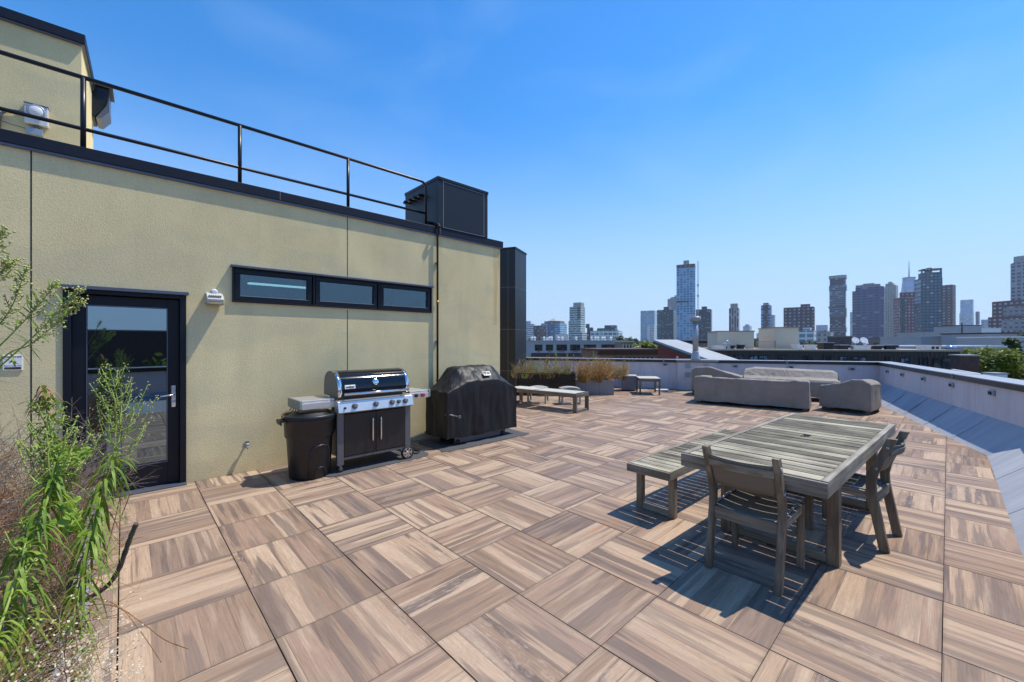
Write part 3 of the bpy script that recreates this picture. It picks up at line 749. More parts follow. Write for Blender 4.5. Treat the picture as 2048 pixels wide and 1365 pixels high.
# ---------------- black equipment box on roof
bx = thing('equipment_enclosure', 'black panelled equipment box standing on the roof edge above the pipe', 'enclosure', (3.81, WALL - .046, 3.503))
BW, BD, BH = 1.07, 1.1, .845
MB().box(0, 0, 0, BW, BD, BH - .05).build('body', 'black_panel', bx)
MB().box(-.012, -.012, BH - .05, BW + .012, BD + .012, BH).build('cap', 'black_metal', bx, 0.004)
f = MB()
for x in (.10, BW - .09): f.box(x - .004, -.003, 0, x + .004, -.0005, BH - .052)
f.box(.10, -.0035, BH - .07, BW - .09, -.001, BH - .064)
f.box(.10, -.0035, .004, BW - .09, -.001, .010)
f.build('panel_seam', 'seam', bx)
for k in range(4):
    yy = .45 + k * .16
    MB().tube([(0, yy, BH - .22), (-.06, yy, BH - .22), (-.10, yy, BH - .225), (-.115, yy, BH - .26)], .028, 12).build('vent_pipe', 'black_metal', bx)
for k in range(5):
    yy = .2 + k * .15
    MB().tube([(0, yy, .10), (-.08, yy, .10), (-.12, yy, .05), (-.12, yy, .0)], .022, 10).build('conduit', 'black_metal', bx)

# ---------------- penthouse at upper left
A = P(163, 72, 4.9); ztop = A.z
dirp = Vector((math.cos(R(-2)), math.sin(R(-2)), 0)); bkp = Vector((-dirp.y, dirp.x, 0))
ph = thing('lift_penthouse', 'taller olive stucco roof block with black coping behind the railing', 'building', (A.x, A.y, 3.2), R(-2))
PH = ztop - 3.2
MB().box(-4, 0, 0, 0, 1.35, PH - .06).build('wall', 'stucco', ph)
MB().box(-4.05, -.05, PH - .11, .035, 1.4, PH).build('coping', 'fascia', ph, 0.005)
MB().box(-4.04, -.035, PH - .126, .025, 1.38, PH - .111).build('drip_edge', 'flash', ph)
hd = P(196, 212, 6.0)
hood = thing('wall_hood', 'black sloped wall hood on a post beside the upper stucco block', 'hood', (hd.x, hd.y, 3.2), R(-2))
zt = zat(190, 6.0) - 3.2
MB().extr([(-.14, zt), (.13, zt), (.13, zt - .13), (.10, zt - .25), (-.02, zt - .44), (-.14, zt - .44)], 'y', -.28, .1).build('hood', 'black_metal', hood)
MB().box(-.16, -.31, zt + .001, .17, .12, zt + .03).build('cap', 'black_metal', hood)
MB().extr([(.131, zt - .131), (.101, zt - .26), (-.0, zt - .45), (.05, zt - .45), (.135, zt - .33)], 'y', -.30, .10).build('side_flap', 'flash', hood)
MB().box(-.13, -.2, 0.001, -.06, -.13, zt - .44).build('post', 'black_metal', hood)

# electric meter on penthouse
mp = P(72, 229, 4.62)
# project on to the penthouse face
loc = (mp - A); along = loc.dot(dirp)
mt = thing('electric_meter', 'pale grey electric meter box with round glass meter on the upper stucco wall', 'meter', A + dirp * along + Vector((0, 0, mp.z - A.z)), R(-2))
mt.scale = (.84, .84, .84)
MB().box(-.105, -.07, -.13, .105, 0, .13).build('box', 'whiteplastic', mt, 0.006)
MB().box(-.11, -.078, .125, .11, 0, .137).build('lid', 'flash', mt)
MB().lathe([(.085, -.07), (.08, -.078), (.068, -.082), (.066, -.10), (.055, -.108), (0, -.11)], (0, 0, .035), 28, axis='y').build('meter_dial', 'whiteplastic', mt)
MB().lathe([(.082, -.0855), (.088, -.087), (.088, -.098), (.078, -.099)], (0, 0, .035), 28, axis='y').build('ring', 'cap', mt)
MB().box(-.095, -.06, -.27, .06, 0, -.18).build('junction_box', 'galv', mt, 0.005)
MB().lathe([(.025, -.18), (.025, -.13)], (0, -.035, 0), 12).build('nipple', 'greyplastic', mt)
MB().tube([(-.105, -.03, -.01), (-.18, -.03, .0), (-.26, -.03, -.02), (-.31, -.03, -.09), (-.33, -.03, -.3)], .018, 10).build('conduit', 'greyplastic', mt)
MB().tube([(-.095, -.03, -.2), (-.2, -.03, -.19), (-.32, -.03, -.17)], .004, 6).build('cable', 'ink', mt)

# ---------------- dark clad tower beyond the wall end
Ct = P(1030.5, 497, 13.6)
e = P(1052.5, 497, 14.62) - Ct; e.z = 0
tw = thing('clad_stair_tower', 'dark metal clad tower standing behind the end of the stucco wall', 'tower', (Ct.x, Ct.y, 0), math.atan2(e.y, e.x))
tL, tH = e.length, Ct.z
MB().box(0, 0, 0, tL, 2.6, tH).build('cladding', 'black_panel', tw)
MB().box(-.02, -.02, tH, tL + .02, 2.62, tH + .05).build('cap', 'black_metal', tw)
f = MB()
for z in (.62, 2.0, 3.4):
    f.box(-.003, -.003, z, tL + .003, 0, z + .014); f.box(-.003, 0, z, 0, 2.6, z + .014)
f.box(-.003, .25, 0, 0, .262, tH)
f.build('panel_seam', 'greyplastic', tw)
# ================================================================ FURNITURE
def rotz(a): return Matrix.Rotation(a, 4, 'Z')
# dining table
tb_ = thing('dining_table', 'large weathered grey slatted teak dining table with sled legs', 'table', (4.43, .886, 0), R(-2.6))
L, Wd, TZ = 2.62, .91, .74
f = MB(); pitch = .12; nx = int(round((L - .004) / pitch))
x = -nx * pitch / 2
sl = MB()
for k in range(nx):
    a, b = x + k * pitch + .0068, x + (k + 1) * pitch - .0068
    zz = random.uniform(-.0015, .001)
    if k == nx // 2:
        sl.box(a, -Wd / 2 + .045, TZ - .019 + zz, b, -.03, TZ - .003 + zz); sl.box(a, .03, TZ - .019 + zz, b, Wd / 2 - .045, TZ - .003 + zz)
    else: sl.box(a, -Wd / 2 + .045, TZ - .019 + zz, b, Wd / 2 - .045, TZ - .003 + zz)
sl.build('tabletop', 'slats', tb_, 0.003)
MB().lathe([(.034, TZ - .02), (.034, TZ - .001), (.024, TZ - .001), (.024, TZ - .02)], n=20).build('umbrella_ring', 'black_metal', tb_)
f = MB(); hl = nx * pitch / 2
f.box(-hl - .012, -Wd / 2, TZ - .10, hl + .012, -Wd / 2 + .042, TZ + .001); f.box(-hl - .012, Wd / 2 - .042, TZ - .10, hl + .012, Wd / 2, TZ + .001)
f.build('side_rail', 'wx', tb_, 0.004)
f = MB(); f.box(-hl - .035, -Wd / 2 + .0, TZ - .10, -hl - .013, Wd / 2, TZ - .006); f.box(hl + .013, -Wd / 2, TZ - .10, hl + .035, Wd / 2, TZ - .006)
f.build('end_rail', 'wy', tb_, 0.004)
f = MB(); f.box(-hl, -.02, TZ - .075, -.05, .02, TZ - .027); f.box(.05, -.02, TZ - .075, hl, .02, TZ - .027)
f.build('centre_rail', 'wx', tb_)
def sled(parent, xc, hw, zt, t=.075, bot=.07, mat='wz'):
    for s_ in (-1, 1):
        MB().box(xc - t / 2, s_ * hw - (t if s_ > 0 else 0), .0, xc + t / 2, s_ * hw + (0 if s_ > 0 else t), zt).build('leg', mat, parent, 0.005)
    MB().box(xc - t / 2 + .006, -hw + t, .006, xc + t / 2 - .006, hw - t, bot).build('foot_rail', 'wy', parent, 0.004)
    MB().box(xc - t / 2 + .006, -hw + t, zt - .06, xc + t / 2 - .006, hw - t, zt).build('cross_rail', 'wy', parent, 0.004)
sled(tb_, -.74, .40, TZ - .027); sled(tb_, .70, .40, TZ - .027)
# dining bench
db = thing('dining_bench', 'weathered grey slatted teak bench pulled along the far side of the dining table', 'bench', (4.57, 1.835, 0), R(-1.5))
L2, W2_, Z2 = 2.24, .42, .45
sl = MB(); p2 = .105; nb = int(L2 / p2); hb_ = nb * p2 / 2
for k in range(nb):
    a, b = -hb_ + k * p2 + .0068, -hb_ + (k + 1) * p2 - .0068
    sl.box(a, -W2_ / 2 + .028, Z2 - .019, b, W2_ / 2 - .028, Z2 - .003 + random.uniform(-.001, .001))
sl.build('seat', 'slats2', db, 0.003)
f = MB(); f.box(-hb_ - .01, -W2_ / 2, Z2 - .075, hb_ + .01, -W2_ / 2 + .026, Z2 + .001); f.box(-hb_ - .01, W2_ / 2 - .026, Z2 - .075, hb_ + .01, W2_ / 2, Z2 + .001)
f.build('side_rail', 'wx', db, 0.004)
f = MB(); f.box(-hb_ - .034, -W2_ / 2, Z2 - .075, -hb_ - .011, W2_ / 2, Z2 - .004); f.box(hb_ + .011, -W2_ / 2, Z2 - .075, hb_ + .034, W2_ / 2, Z2 - .004)
f.build('end_rail', 'wy', db, 0.004)
sled(db, -hb_ + .13, .19, Z2 - .027, .06, .06); sled(db, hb_ - .13, .19, Z2 - .027, .06, .06)

# dining chair; local: faces +x, back posts at x=0
def chair(loc, rz, label):
    c = thing('dining_chair', label, 'chair', loc, rz, 'teak sling chairs at the dining table')
    hw = .235; t = .05
    for s_ in (-1, 1):
        y0, y1 = (hw - t * .8, hw) if s_ > 0 else (-hw, -hw + t * .8)
        # back post: foot back, knee forward at seat level, top leaning back
        pf = [(-.03, 0), (.03, 0), (.105, .40), (.112, .52), (.09, .60), (-.015, .86), (-.072, .86), (.035, .58), (.05, .50), (.045, .42)]
        MB().extr(pf, 'y', y0, y1).build('back_leg', 'wz', c, 0.005)
        MB().box(.455, y0, 0, .51, y1, .445).build('front_leg', 'wz', c, 0.005)
        MB().extr([(.09, .37), (.455, .385), (.455, .44), (.09, .43)], 'y', y0 + .006, y1 - .006).build('side_rail', 'wx', c, 0.004)
    MB().box(.045, -hw + t * .8, .345, .075, hw - t * .8, .42).build('rear_rail', 'wy', c, 0.004)
    MB().box(.47, -hw + t * .8, .375, .50, hw - t * .8, .435).build('front_rail', 'wy', c, 0.004)
    def sag(y): return (y / hw) ** 2
    rows = []
    N_ = 14
    for i in range(11):
        x = .08 + i * .0375
        rows.append([(x, -hw + .03 + k * (2 * hw - .06) / N_, .412 + .022 * sag(-hw + .03 + k * (2 * hw - .06) / N_) + .012 * (i / 10)) for k in range(N_ + 1)])
    o = MB().grid(rows).build('seat_sling', 'sling', c); m = o.modifiers.new('thick', 'SOLIDIFY'); m.thickness = .003
    for s_ in (-1, 1): MB().tube([(.08, s_ * (hw - .032), .434), (.455, s_ * (hw - .032), .446)], .008, 8).build('sling_rod', 'galv', c)
    # back sling: vertical band bowed backwards
    rows = []
    for i in range(7):
        tt = i / 6; z = .585 + tt * .215; xb = .062 - (z - .585) * .42
        rows.append([(xb - .045 * (1 - sag(-hw + .03 + k * (2 * hw - .06) / N_)) * (.75 + .25 * tt), -hw + .03 + k * (2 * hw - .06) / N_, z + .008 * sag(-hw + .03 + k * (2 * hw - .06) / N_)) for k in range(N_ + 1)])
    o = MB().grid(rows).build('back_sling', 'sling', c); m = o.modifiers.new('thick', 'SOLIDIFY'); m.thickness = .003
    # curved rail behind the sling
    rows = []
    for k in range(15):
        y = -hw + .035 + k * (2 * hw - .07) / 14; b = 1 - (y / hw) ** 2; x0 = -.012 - .055 * b
        rows.append([(x0, y, .725), (x0 + .024, y, .725), (x0 + .013, y, .775), (x0 - .012, y, .775)])
    MB().grid(rows, closed=True, smooth=False).build('back_rail', 'wy', c)
    f = MB()
    for s_ in (-1, 1):
        for z, x in ((.79, -.02), (.62, .045)): f.lathe([(.011, -.004), (.011, .004), (0, .006)], (x, s_ * (hw + .001), z), 10, axis='y')
    f.build('bolt', 'galv', c)
    return c
c1 = chair((2.995, .945, 0), R(-2), 'weathered teak sling chair at the near table end, its back to the camera')
c2 = dup(c1, (4.385, .305, 0), R(90 - 6), 'weathered teak sling chair at the right side of the dining table, seen sideways')

# ---------------- dustbin
can = thing('dustbin', 'black round plastic dustbin with lid standing beside the steel grill', 'bin', (1.615, 5.215, 0))
def wob(o, amt):
    for v in o.data.vertices:
        n_ = noise.noise(v.co * 4); v.co.x *= 1 + amt * n_
MB().lathe([(.0, .0), (.215, .0), (.222, .015), (.248, .45), (.258, .475), (.268, .49), (.275, .66), (.285, .668), (.285, .70), (.272, .705)], n=56).build('body', 'canblack', can)
MB().lathe([(.296, .700), (.300, .712), (.298, .735), (.27, .742), (.262, .728), (.22, .728), (.20, .752), (.05, .764), (0, .764)], n=56).build('lid', 'canblack', can)
for s_ in (-1, 1):
    f = MB(); f.box(-.055, -.018, -.07, .045, .018, .0)
    f = MB(); a = PI if s_ < 0 else 0
    cx_, cy_ = .285 * math.cos(a), .285 * math.sin(a)
    f.extr([(cx_ - .04 * s_, .695), (cx_ + .05 * s_, .70), (cx_ + .06 * s_, .68), (cx_ + .045 * s_, .64), (cx_ + .03 * s_, .64), (cx_ + .035 * s_, .67), (cx_, .675), (cx_ - .04 * s_, .60)], 'y', -.075, .075)
    f.build('handle', 'canblack', can, 0.005)
aa = R(-100 + 22)
def onc(ang, z, k=0.0):
    r = .222 + (z - .015) * .06 + k; return (r * math.cos(ang), r * math.sin(ang), z)
f = MB(); pts = [onc(aa - .55, .02), onc(aa - .54, .2), onc(aa - .48, .33), onc(aa - .3, .375), onc(aa, .39), onc(aa + .3, .375), onc(aa + .48, .33), onc(aa + .54, .2), onc(aa + .55, .02)]
f.tube(pts, .012, 8); f.build('rib', 'canblack', can)
f = MB(); pts = [onc(aa - .3, .02), onc(aa - .27, .09), onc(aa - .12, .13), onc(aa + .12, .13), onc(aa + .27, .09), onc(aa + .3, .02)]
f.tube(pts, .01, 8); f.build('rib', 'canblack', can)
MB().tube([(.30 * math.cos(t), .30 * math.sin(t), .742 + .003 * math.sin(9 * t)) for t in [R(a) for a in range(120, 196, 6)]] + [(-.32, -.03, .70)], .004, 6).build('yellow_cord', 'brass', can)

# ---------------- mats
def blobmat(name, cx, cy, hx, hy, label, seed):
    random.seed(seed); poly = []
    for k in range(64):
        t = 2 * PI * k / 64; c, s_ = math.cos(t), math.sin(t)
        e = 0.22
        x = hx * math.copysign(abs(c) ** e, c); y = hy * math.copysign(abs(s_) ** e, s_)
        j_ = 1 + .02 * math.sin(3 * t + seed) + (.03 * math.sin(11 * t) if seed == 3 else 0)
        poly.append((x * j_, y * j_))
    o = MB().prism(poly, 0.002, .008).build(name, 'mat', loc=(cx, cy, 0)); tag(o, label, 'mat', 'grill mats')
blobmat('grill_mat', 2.42, 5.36, .72, .42, 'flat dark mat under the steel grill', 1)
blobmat('grill_mat', 4.22, 5.35, .88, .42, 'flat dark scalloped mat under the covered grill', 3)

# ---------------- gas grill. local x along the wall, front = -y
gr = thing('gas_grill', 'stainless gas grill with shiny dark lid and black cabinet doors', 'grill', (2.355, 5.03, 0))
f = MB()
f.box(-.49, 0, .09, -.41, .045, .715); f.box(.41, 0, .09, .49, .045, .715); f.box(-.49, .50, .09, -.41, .545, .715); f.box(.41, .50, .09, .49, .545, .715)
f.build('leg', 'greyplastic', gr, 0.004)
MB().box(-.409, .005, .15, .409, .50, .18).build('bottom_shelf', 'greyplastic', gr)
f = MB(); f.box(-.46, .04, .18, -.44, .50, .70); f.box(.44, .04, .18, .46, .50, .70); f.box(-.46, .50, .18, .46, .51, .70); f.build('side_panel', 'greyplastic', gr)
for s_ in (-1, 1):
    a, b = (-.406, -.003) if s_ < 0 else (.003, .406)
    d_ = MB().box(a, .0, .188, b, .02, .70).build('door', 'doorblack', gr, 0.004)
    xx = s_ * .055
    MB().tube([(xx, .0, .62), (xx, -.03, .615), (xx, -.032, .59), (xx, -.032, .36), (xx, -.03, .335), (xx, .0, .33)], .009, 10).build('handle', 'chrome', d_)
# control panel
MB().extr([(-.01, .715), (-.075, .735), (-.035, .865), (.06, .88), (.06, .715)], 'x', -.50, .50).build('control_panel', 'steel', gr, 0.006)
for xx, r in ((-.30, .028), (-.03, .028), (.19, .028), (.285, .021), (.38, .028)):
    k_ = MB(Matrix.Translation((xx, -.058, .80)) @ Matrix.Rotation(R(-17), 4, 'X'))
    k_.lathe([(r * 1.25, .0), (r * 1.25, -.006), (r, -.008), (r * .92, -.035), (r * .7, -.038)], n=20, axis='y'); k_.build('knob', 'greyplastic', gr)
MB(Matrix.Translation((-.42, -.058, .79))).lathe([(.013, 0), (.013, -.02), (.008, -.022)], n=12, axis='y').build('igniter_button', 'rubber', gr)
# firebox and lid
MB().extr([(.05, .78), (.05, .905), (.50, .905), (.50, .78), (.42, .70), (.12, .70)], 'x', -.40, .40).build('firebox', 'doorblack', gr)
prof = [(.03, .91), (.012, .965), (.015, 1.03), (.05, 1.12), (.12, 1.185), (.20, 1.215), (.32, 1.22), (.42, 1.19), (.48, 1.12), (.50, 1.0), (.50, .91)]
def smoothp(pr, n=4):
    out = []
    for i in range(len(pr) - 1):
        p0, p1, p2, p3 = pr[max(i - 1, 0)], pr[i], pr[i + 1], pr[min(i + 2, len(pr) - 1)]
        for k in range(n):
            t = k / n
            out.append(tuple(.5 * (2 * p1[a] + (p2[a] - p0[a]) * t + (2 * p0[a] - 5 * p1[a] + 4 * p2[a] - p3[a]) * t * t + (-p0[a] + 3 * p1[a] - 3 * p2[a] + p3[a]) * t ** 3) for a in range(len(p1))))
    return out + [pr[-1]]
sp = smoothp(prof)
rows = [[(x, y, z) for (y, z) in sp] for x in (-.435, .435)]
lid = MB().grid(rows).build('lid', 'enamel', gr)
for s_ in (-1, 1):
    a, b = (-.475, -.435) if s_ < 0 else (.435, .475)
    f = MB(); f.extr([(y * 1.0, z) for y, z in sp], 'x', a, b); f.build('lid_end_cap', 'greyplastic', lid, 0.006)
    f = MB(); rows = [[(x, .26 + (y - .26) * 1.012, .91 + (z - .91) * 1.012) for (y, z) in sp[:24]] for x in ((-.476, -.43) if s_ < 0 else (.43, .476))]
    o = f.grid(rows).build('trim_strip', 'chrome', lid); m = o.modifiers.new('t', 'SOLIDIFY'); m.thickness = .004
MB().tube([(-.38, .0, .945), (-.38, -.045, .95)], .012, 8).tube([(.38, .0, .945), (.38, -.045, .95)], .012, 8).tube([(-.42, -.05, .95), (.42, -.05, .95)], .015, 14).build('lid_handle', 'chrome', lid)
MB(Matrix.Translation((.0, .025, 1.075)) @ Matrix.Rotation(R(-22), 4, 'X')).lathe([(.042, 0.01), (.042, -.012), (.036, -.018), (0, -.018)], n=28, axis='y').build('thermometer', 'chrome', lid)
bd = MB(Matrix.Translation((-.33, .018, 1.03)) @ Matrix.Rotation(R(-12), 4, 'X')).box(-.065, -.012, -.024, .065, .004, .024).build('badge', 'white', lid, 0.004)
text('weber', .042, 'ink', bd, 'lettering', (-.33, .018 - .0135, 1.03 + .002), (PI / 2 - R(12), 0, 0), bold=.001)
# side tables
MB().box(-.87, .05, .875, -.505, .47, .905).build('side_table', 'steel', gr, 0.006)
f = MB(); f.box(-.87, .04, .80, -.505, .052, .872); f.build('table_apron', 'steel', gr, 0.003)
f = MB(); f.box(-.905, .04, .80, -.871, .48, .912); f.build('table_end_cap', 'sageplastic', gr, 0.012)
f = MB()
for k in range(4): f.tube([(-.89, .12 + k * .09, .805), (-.89, .12 + k * .09, .775), (-.91, .12 + k * .09, .765)], .006, 6)
f.build('tool_hook', 'rubber', gr)
MB().box(.505, .05, .875, .80, .47, .905).build('side_burner_table', 'steel', gr, 0.006)
MB().box(.505, .04, .80, .80, .052, .872).build('table_apron', 'steel', gr, 0.003)
MB().box(.801, .04, .80, .835, .48, .912).build('table_end_cap', 'sageplastic', gr, 0.012)
MB().lathe([(.024, .04), (.024, .02), (.018, .018)], (.60, 0, .84), 20, axis='y').build('side_knob', 'rubber', gr)
MB().lathe([(.026, .04), (.026, .01), (.02, .008)], (.70, 0, .84), 20, axis='y').build('side_knob', 'red', gr)
# casters and wheels
for x, y in ((-.45, .02), (-.45, .52)):
    o = MB().lathe([(.012, -.016), (.036, -.016), (.036, .016), (.012, .016)], (x, y, .037), 20, axis='y').build('caster', 'rubber', gr)
    MB().lathe([(.0, -.02), (.018, -.02), (.018, -.0165)], (x, y, .037), 14, axis='y').build('hub', 'greyplastic', o)
    MB().box(x - .014, y - .024, .05, x + .014, y + .024, .089).build('fork', 'greyplastic', o)
for y in (-.005, .53):
    wv_ = MB().lathe([(.068, -.018), (.085, -.02), (.09, -.012), (.09, .012), (.085, .02), (.068, .018), (.068, -.018)], (.44, y, .09), 36, axis='y').build('wheel', 'rubber', gr)
    f = MB(); f.lathe([(.0, -.012), (.018, -.014), (.018, .01)], (.44, y, .09), 14, axis='y')
    for k in range(6):
        t = k * PI / 3; f.bar((.44 + .015 * math.cos(t), y - .008, .09 + .015 * math.sin(t)), (.44 + .066 * math.cos(t), y - .008, .09 + .066 * math.sin(t)), .016, .01, (0, 1, 0))
    f.lathe([(.06, -.014), (.068, -.016), (.068, .012), (.06, .01), (.06, -.014)], (.44, y, .09), 30, axis='y')
    f.build('rim', 'chrome', wv_)
MB().tube([(.40, .3, .12), (.52, .2, .03), (.66, .1, .02), (.74, .18, .02), (.70, .3, .02), (.60, .28, .05), (.5, .34, .2)], .011, 8).build('gas_hose', 'rubber', gr)
MB().tube([(.28, .05, .15), (.34, .0, .12), (.40, -.02, .14)], .006, 6).build('hanging_cable', 'rubber', gr)

# ---------------- cloth covers
def fold(p, n_, amp, freq, seed):
    return n_ * (amp * noise.noise(Vector((p.x * freq + seed, p.y * freq, p.z * freq * .35))))
def cover(mb, stations, depth, zb, amp, freq, seed, nz=22, flare=.02, corner=.05, front_shift=0.0, hemamp=.02, ny=8, crease=.012):
    """cloth over furniture. stations: (x, [(y, z), ...] top profile from front to back, in fraction of depth)
    builds one closed skirt + top surface as rows along x"""
    N = 54
    xs = [s_[0] for s_ in stations]
    def prof_at(x):
        for i in range(len(xs) - 1):
            if xs[i] <= x <= xs[i + 1]:
                t = (x - xs[i]) / (xs[i + 1] - xs[i]); a, b = stations[i][1], stations[i + 1][1]
                return [(p[0] + (q[0] - p[0]) * t, p[1] + (q[1] - p[1]) * t) for p, q in zip(a, b)]
        return stations[-1][1]
    X = []
    nxs = max(40, int((xs[-1] - xs[0]) * 48))
    for i in range(nxs + 1): X.append(xs[0] + (xs[-1] - xs[0]) * i / nxs)
    def resample(pr, n):
        L_ = [0]
        for a, b in zip(pr, pr[1:]): L_.append(L_[-1] + math.dist(a, b))
        out = []
        for k in range(n + 1):
            s_ = L_[-1] * k / n
            for i in range(len(pr) - 1):
                if s_ <= L_[i + 1] + 1e-9:
                    t = (s_ - L_[i]) / max(1e-9, L_[i + 1] - L_[i]); a, b = pr[i], pr[i + 1]
                    out.append((a[0] + (b[0] - a[0]) * t, a[1] + (b[1] - a[1]) * t)); break
        return out
    cxm = (xs[0] + xs[-1]) / 2
    def disp(p, n_):
        q = Vector(p)
        low = max(0.0, min(1.0, (0.75 - q.z) / .6))
        f1 = noise.noise(Vector((q.x * freq + seed, q.y * freq + 3, q.z * freq * .22)))
        f2 = noise.noise(Vector((q.x * freq * 2.7 + seed, q.y * freq * 2.7, q.z * freq * .8 + 9)))
        f3 = noise.noise(Vector((q.x * 2.2 + q.z * 3 + seed, q.y * 2.2, q.z * 3 - q.x * 2))); f4 = noise.noise(Vector((q.x * 3.7 - q.z * 2.5 + seed, q.y * 4, q.z * 2.0 + q.x * 3)))
        cr = crease * (max(0, 1 - abs(f3) * 13) * (.3 + .7 * low))
        return q + n_ * (amp * (.3 + 1.1 * low) * f1 + amp * .3 * f2 + cr * .6)
    rows = []
    for i, x in enumerate(X):
        pr = prof_at(x); row = []
        zb_f = zb + hemamp * noise.noise(Vector((x * 2.2 + seed, 0, 0)))
        zb_b = zb + hemamp * noise.noise(Vector((x * 2.2 + seed, 5, 0)))
        y_f, z_f = pr[0]; y_b, z_b = pr[-1]
        for k in range(nz):
            t = k / nz; z = zb_f + (z_f - zb_f) * t
            row.append(disp((x, y_f - flare * (1 - t), z), Vector((0, -1, 0))))
        for (y, z) in resample(pr, N): row.append(disp((x, y, z), Vector((0, -.2, 1))))
        for k in range(nz):
            t = (k + 1) / nz; z = z_b + (zb_b - z_b) * t
            row.append(disp((x, y_b + flare * t, z), Vector((0, 1, 0))))
        rows.append(row)
    # pull the end rows in a little so that corners are rounded
    def ease(row, cx_sign, k):
        return [Vector((p.x - cx_sign * k, p.y, p.z)) for p in row]
    mb.grid(rows)
    # end faces: strips between end row and a sunken copy down to the hem
    for idx, sg in ((0, -1), (-1, 1)):
        end = rows[idx]; top = end
        m_ = len(end); nz2 = nz
        # fill by connecting front column point k with back column point, grid across y
        grid = []
        half = m_ // 2
        for k in range(half + 1):
            a, b = Vector(end[k]), Vector(end[m_ - 1 - k]); r = []
            for q in range(ny + 1):
                t = q / ny; p = a.lerp(b, t)
                bul = math.sin(PI * t) ** .5 * .012 + .0
                f1 = noise.noise(Vector((p.y * freq * 1.6 + seed, 7 * sg, p.z * freq * .25)))
                e_ = math.sin(PI * t)
                fl_ = flare * max(0, 1 - k / nz)
                r.append(p + Vector((sg * (bul + amp * 1.3 * f1 * e_ + fl_ * e_), 0, 0)))
            grid.append(r)
        mb.grid(grid)
    return mb

# covered grill
cg = thing('covered_grill', 'grill hidden under a fitted black cloth cover beside the gas pipe', 'covered grill', (3.50, 5.10, 0))
D_ = .62
def gp_(zs, zf, zt, y0=.0, yt=.22):   # front shoulder, hood front, top
    return [(y0, zs), (y0 + .004, zf - .008), (y0 + .02, zf), (yt - .01, zt - .012), (yt + .012, zt), (D_ - .15, zt), (D_ - .13, zt - .01), (D_, zs)]
st = [(0, gp_(.80, .82, .83)), (.05, gp_(.83, .85, .865)), (.32, gp_(.88, .95, 1.165)), (.38, gp_(.90, .98, 1.19)), (1.02, gp_(.90, .98, 1.19)), (1.08, gp_(.88, .95, 1.165)), (1.38, gp_(.83, .84, .86)), (1.44, gp_(.79, .80, .82))]
o = cover(MB(), st, D_, .12, .042, 4.2, 3.3, flare=-.02, hemamp=.03, crease=.010).build('cover', 'cover_black', cg)
MB().box(.2, .1, .02, 1.25, .12, .12).box(.2, .5, .02, 1.25, .52, .12).build('cart_base', 'greyplastic', cg)
for x in (.25, 1.18):
    for y in (.1, .52): MB().lathe([(.012, -.016), (.04, -.016), (.04, .016), (.012, .016)], (x, y, .041), 18, axis='y').build('caster', 'rubber', cg)
tg = MB(Matrix.Translation((.80, .062, 1.065)) @ Matrix.Rotation(R(-40), 4, 'X')).box(-.075, -.014, -.04, .075, -.006, .04).build('label_patch', 'white', cg, 0.002)
f = MB(Matrix.Translation((.80, .062, 1.065)) @ Matrix.Rotation(R(-40), 4, 'X'))
f.box(-.066, -.0165, .004, -.01, -.0145, .03); f.box(-.055, -.0165, -.03, -.045, -.0145, .004); f.box(-.032, -.0165, -.02, -.022, -.0145, .004); f.box(0, -.0165, -.012, .06, -.0145, .012); f.box(.0, -.0165, .018, .06, -.0145, .024)
f.build('print', 'ink', tg)
MB().tube([(-.02, .05, .50), (.06, -.012, .49), (.18, -.03, .455)], .012, 6).build('strap', 'greyplastic', cg)
MB().box(.17, -.042, .43, .22, -.028, .475).build('buckle', 'greyplastic', cg, .004)

# sofas under covers
sofas = 'outdoor sofas under taupe covers'
def covered(name, label, cat, loc, rz, st, zb, amp, freq, seed, legs, lz=.09, hem=.03, crease=.014):
    t = thing(name, label, cat, loc, rz, sofas)
    o = cover(MB(), st, 1, zb, amp, freq, seed, hemamp=hem, crease=crease).build('cover', 'cover_grey', t)
    for (x, y) in legs: MB().box(x - .045, y - .03, 0, x + .045, y + .03, .2).build('leg', 'greywood', t, .005)
    return t
# long sofa, back towards the camera: local x runs along it, front(-y) = side facing camera
sa = math.atan2(2.179 - 4.502, 11.326 - 10.894)
def sp_(zt, zb_, d=.9): return [(0, zt - .03), (.012, zt - .008), (.03, zt), (.25, zt - .01), (.27, zt - .02), (.42, zb_), (d - .02, zb_), (d, zb_ - .03)]
covered('covered_sofa', 'long taupe covered sofa with its back to the camera, nearest of the sofa group', 'sofa', (10.86, 4.56, 0), sa,
        [(0, sp_(.665, .64)), (.015, sp_(.69, .66)), (.26, sp_(.70, .66)), (.36, sp_(.685, .50)), (2.06, sp_(.675, .50)), (2.16, sp_(.70, .65)), (2.425, sp_(.695, .65)), (2.44, sp_(.67, .63))], .07, .03, 3.0, 1.7, ((.1, .08), (2.36, .08), (2.36, .82), (.1, .82)))
p = P(1383, 700, 12.35)
covered('covered_sofa', 'taupe covered armchair at the left end of the sofa group behind the long sofa', 'armchair', (p.x, p.y + .0, 0), sa + R(2),
        [(0, sp_(.74, .70)), (.02, sp_(.78, .74)), (.14, sp_(.84, .78)), (.5, sp_(.86, .78)), (.85, sp_(.74, .68)), (1.28, sp_(.62, .58)), (1.3, sp_(.60, .56))], .14, .03, 4.0, 5.2, ((.06, .06), (.9, .06)))
p = P(1487, 700, 11.9)
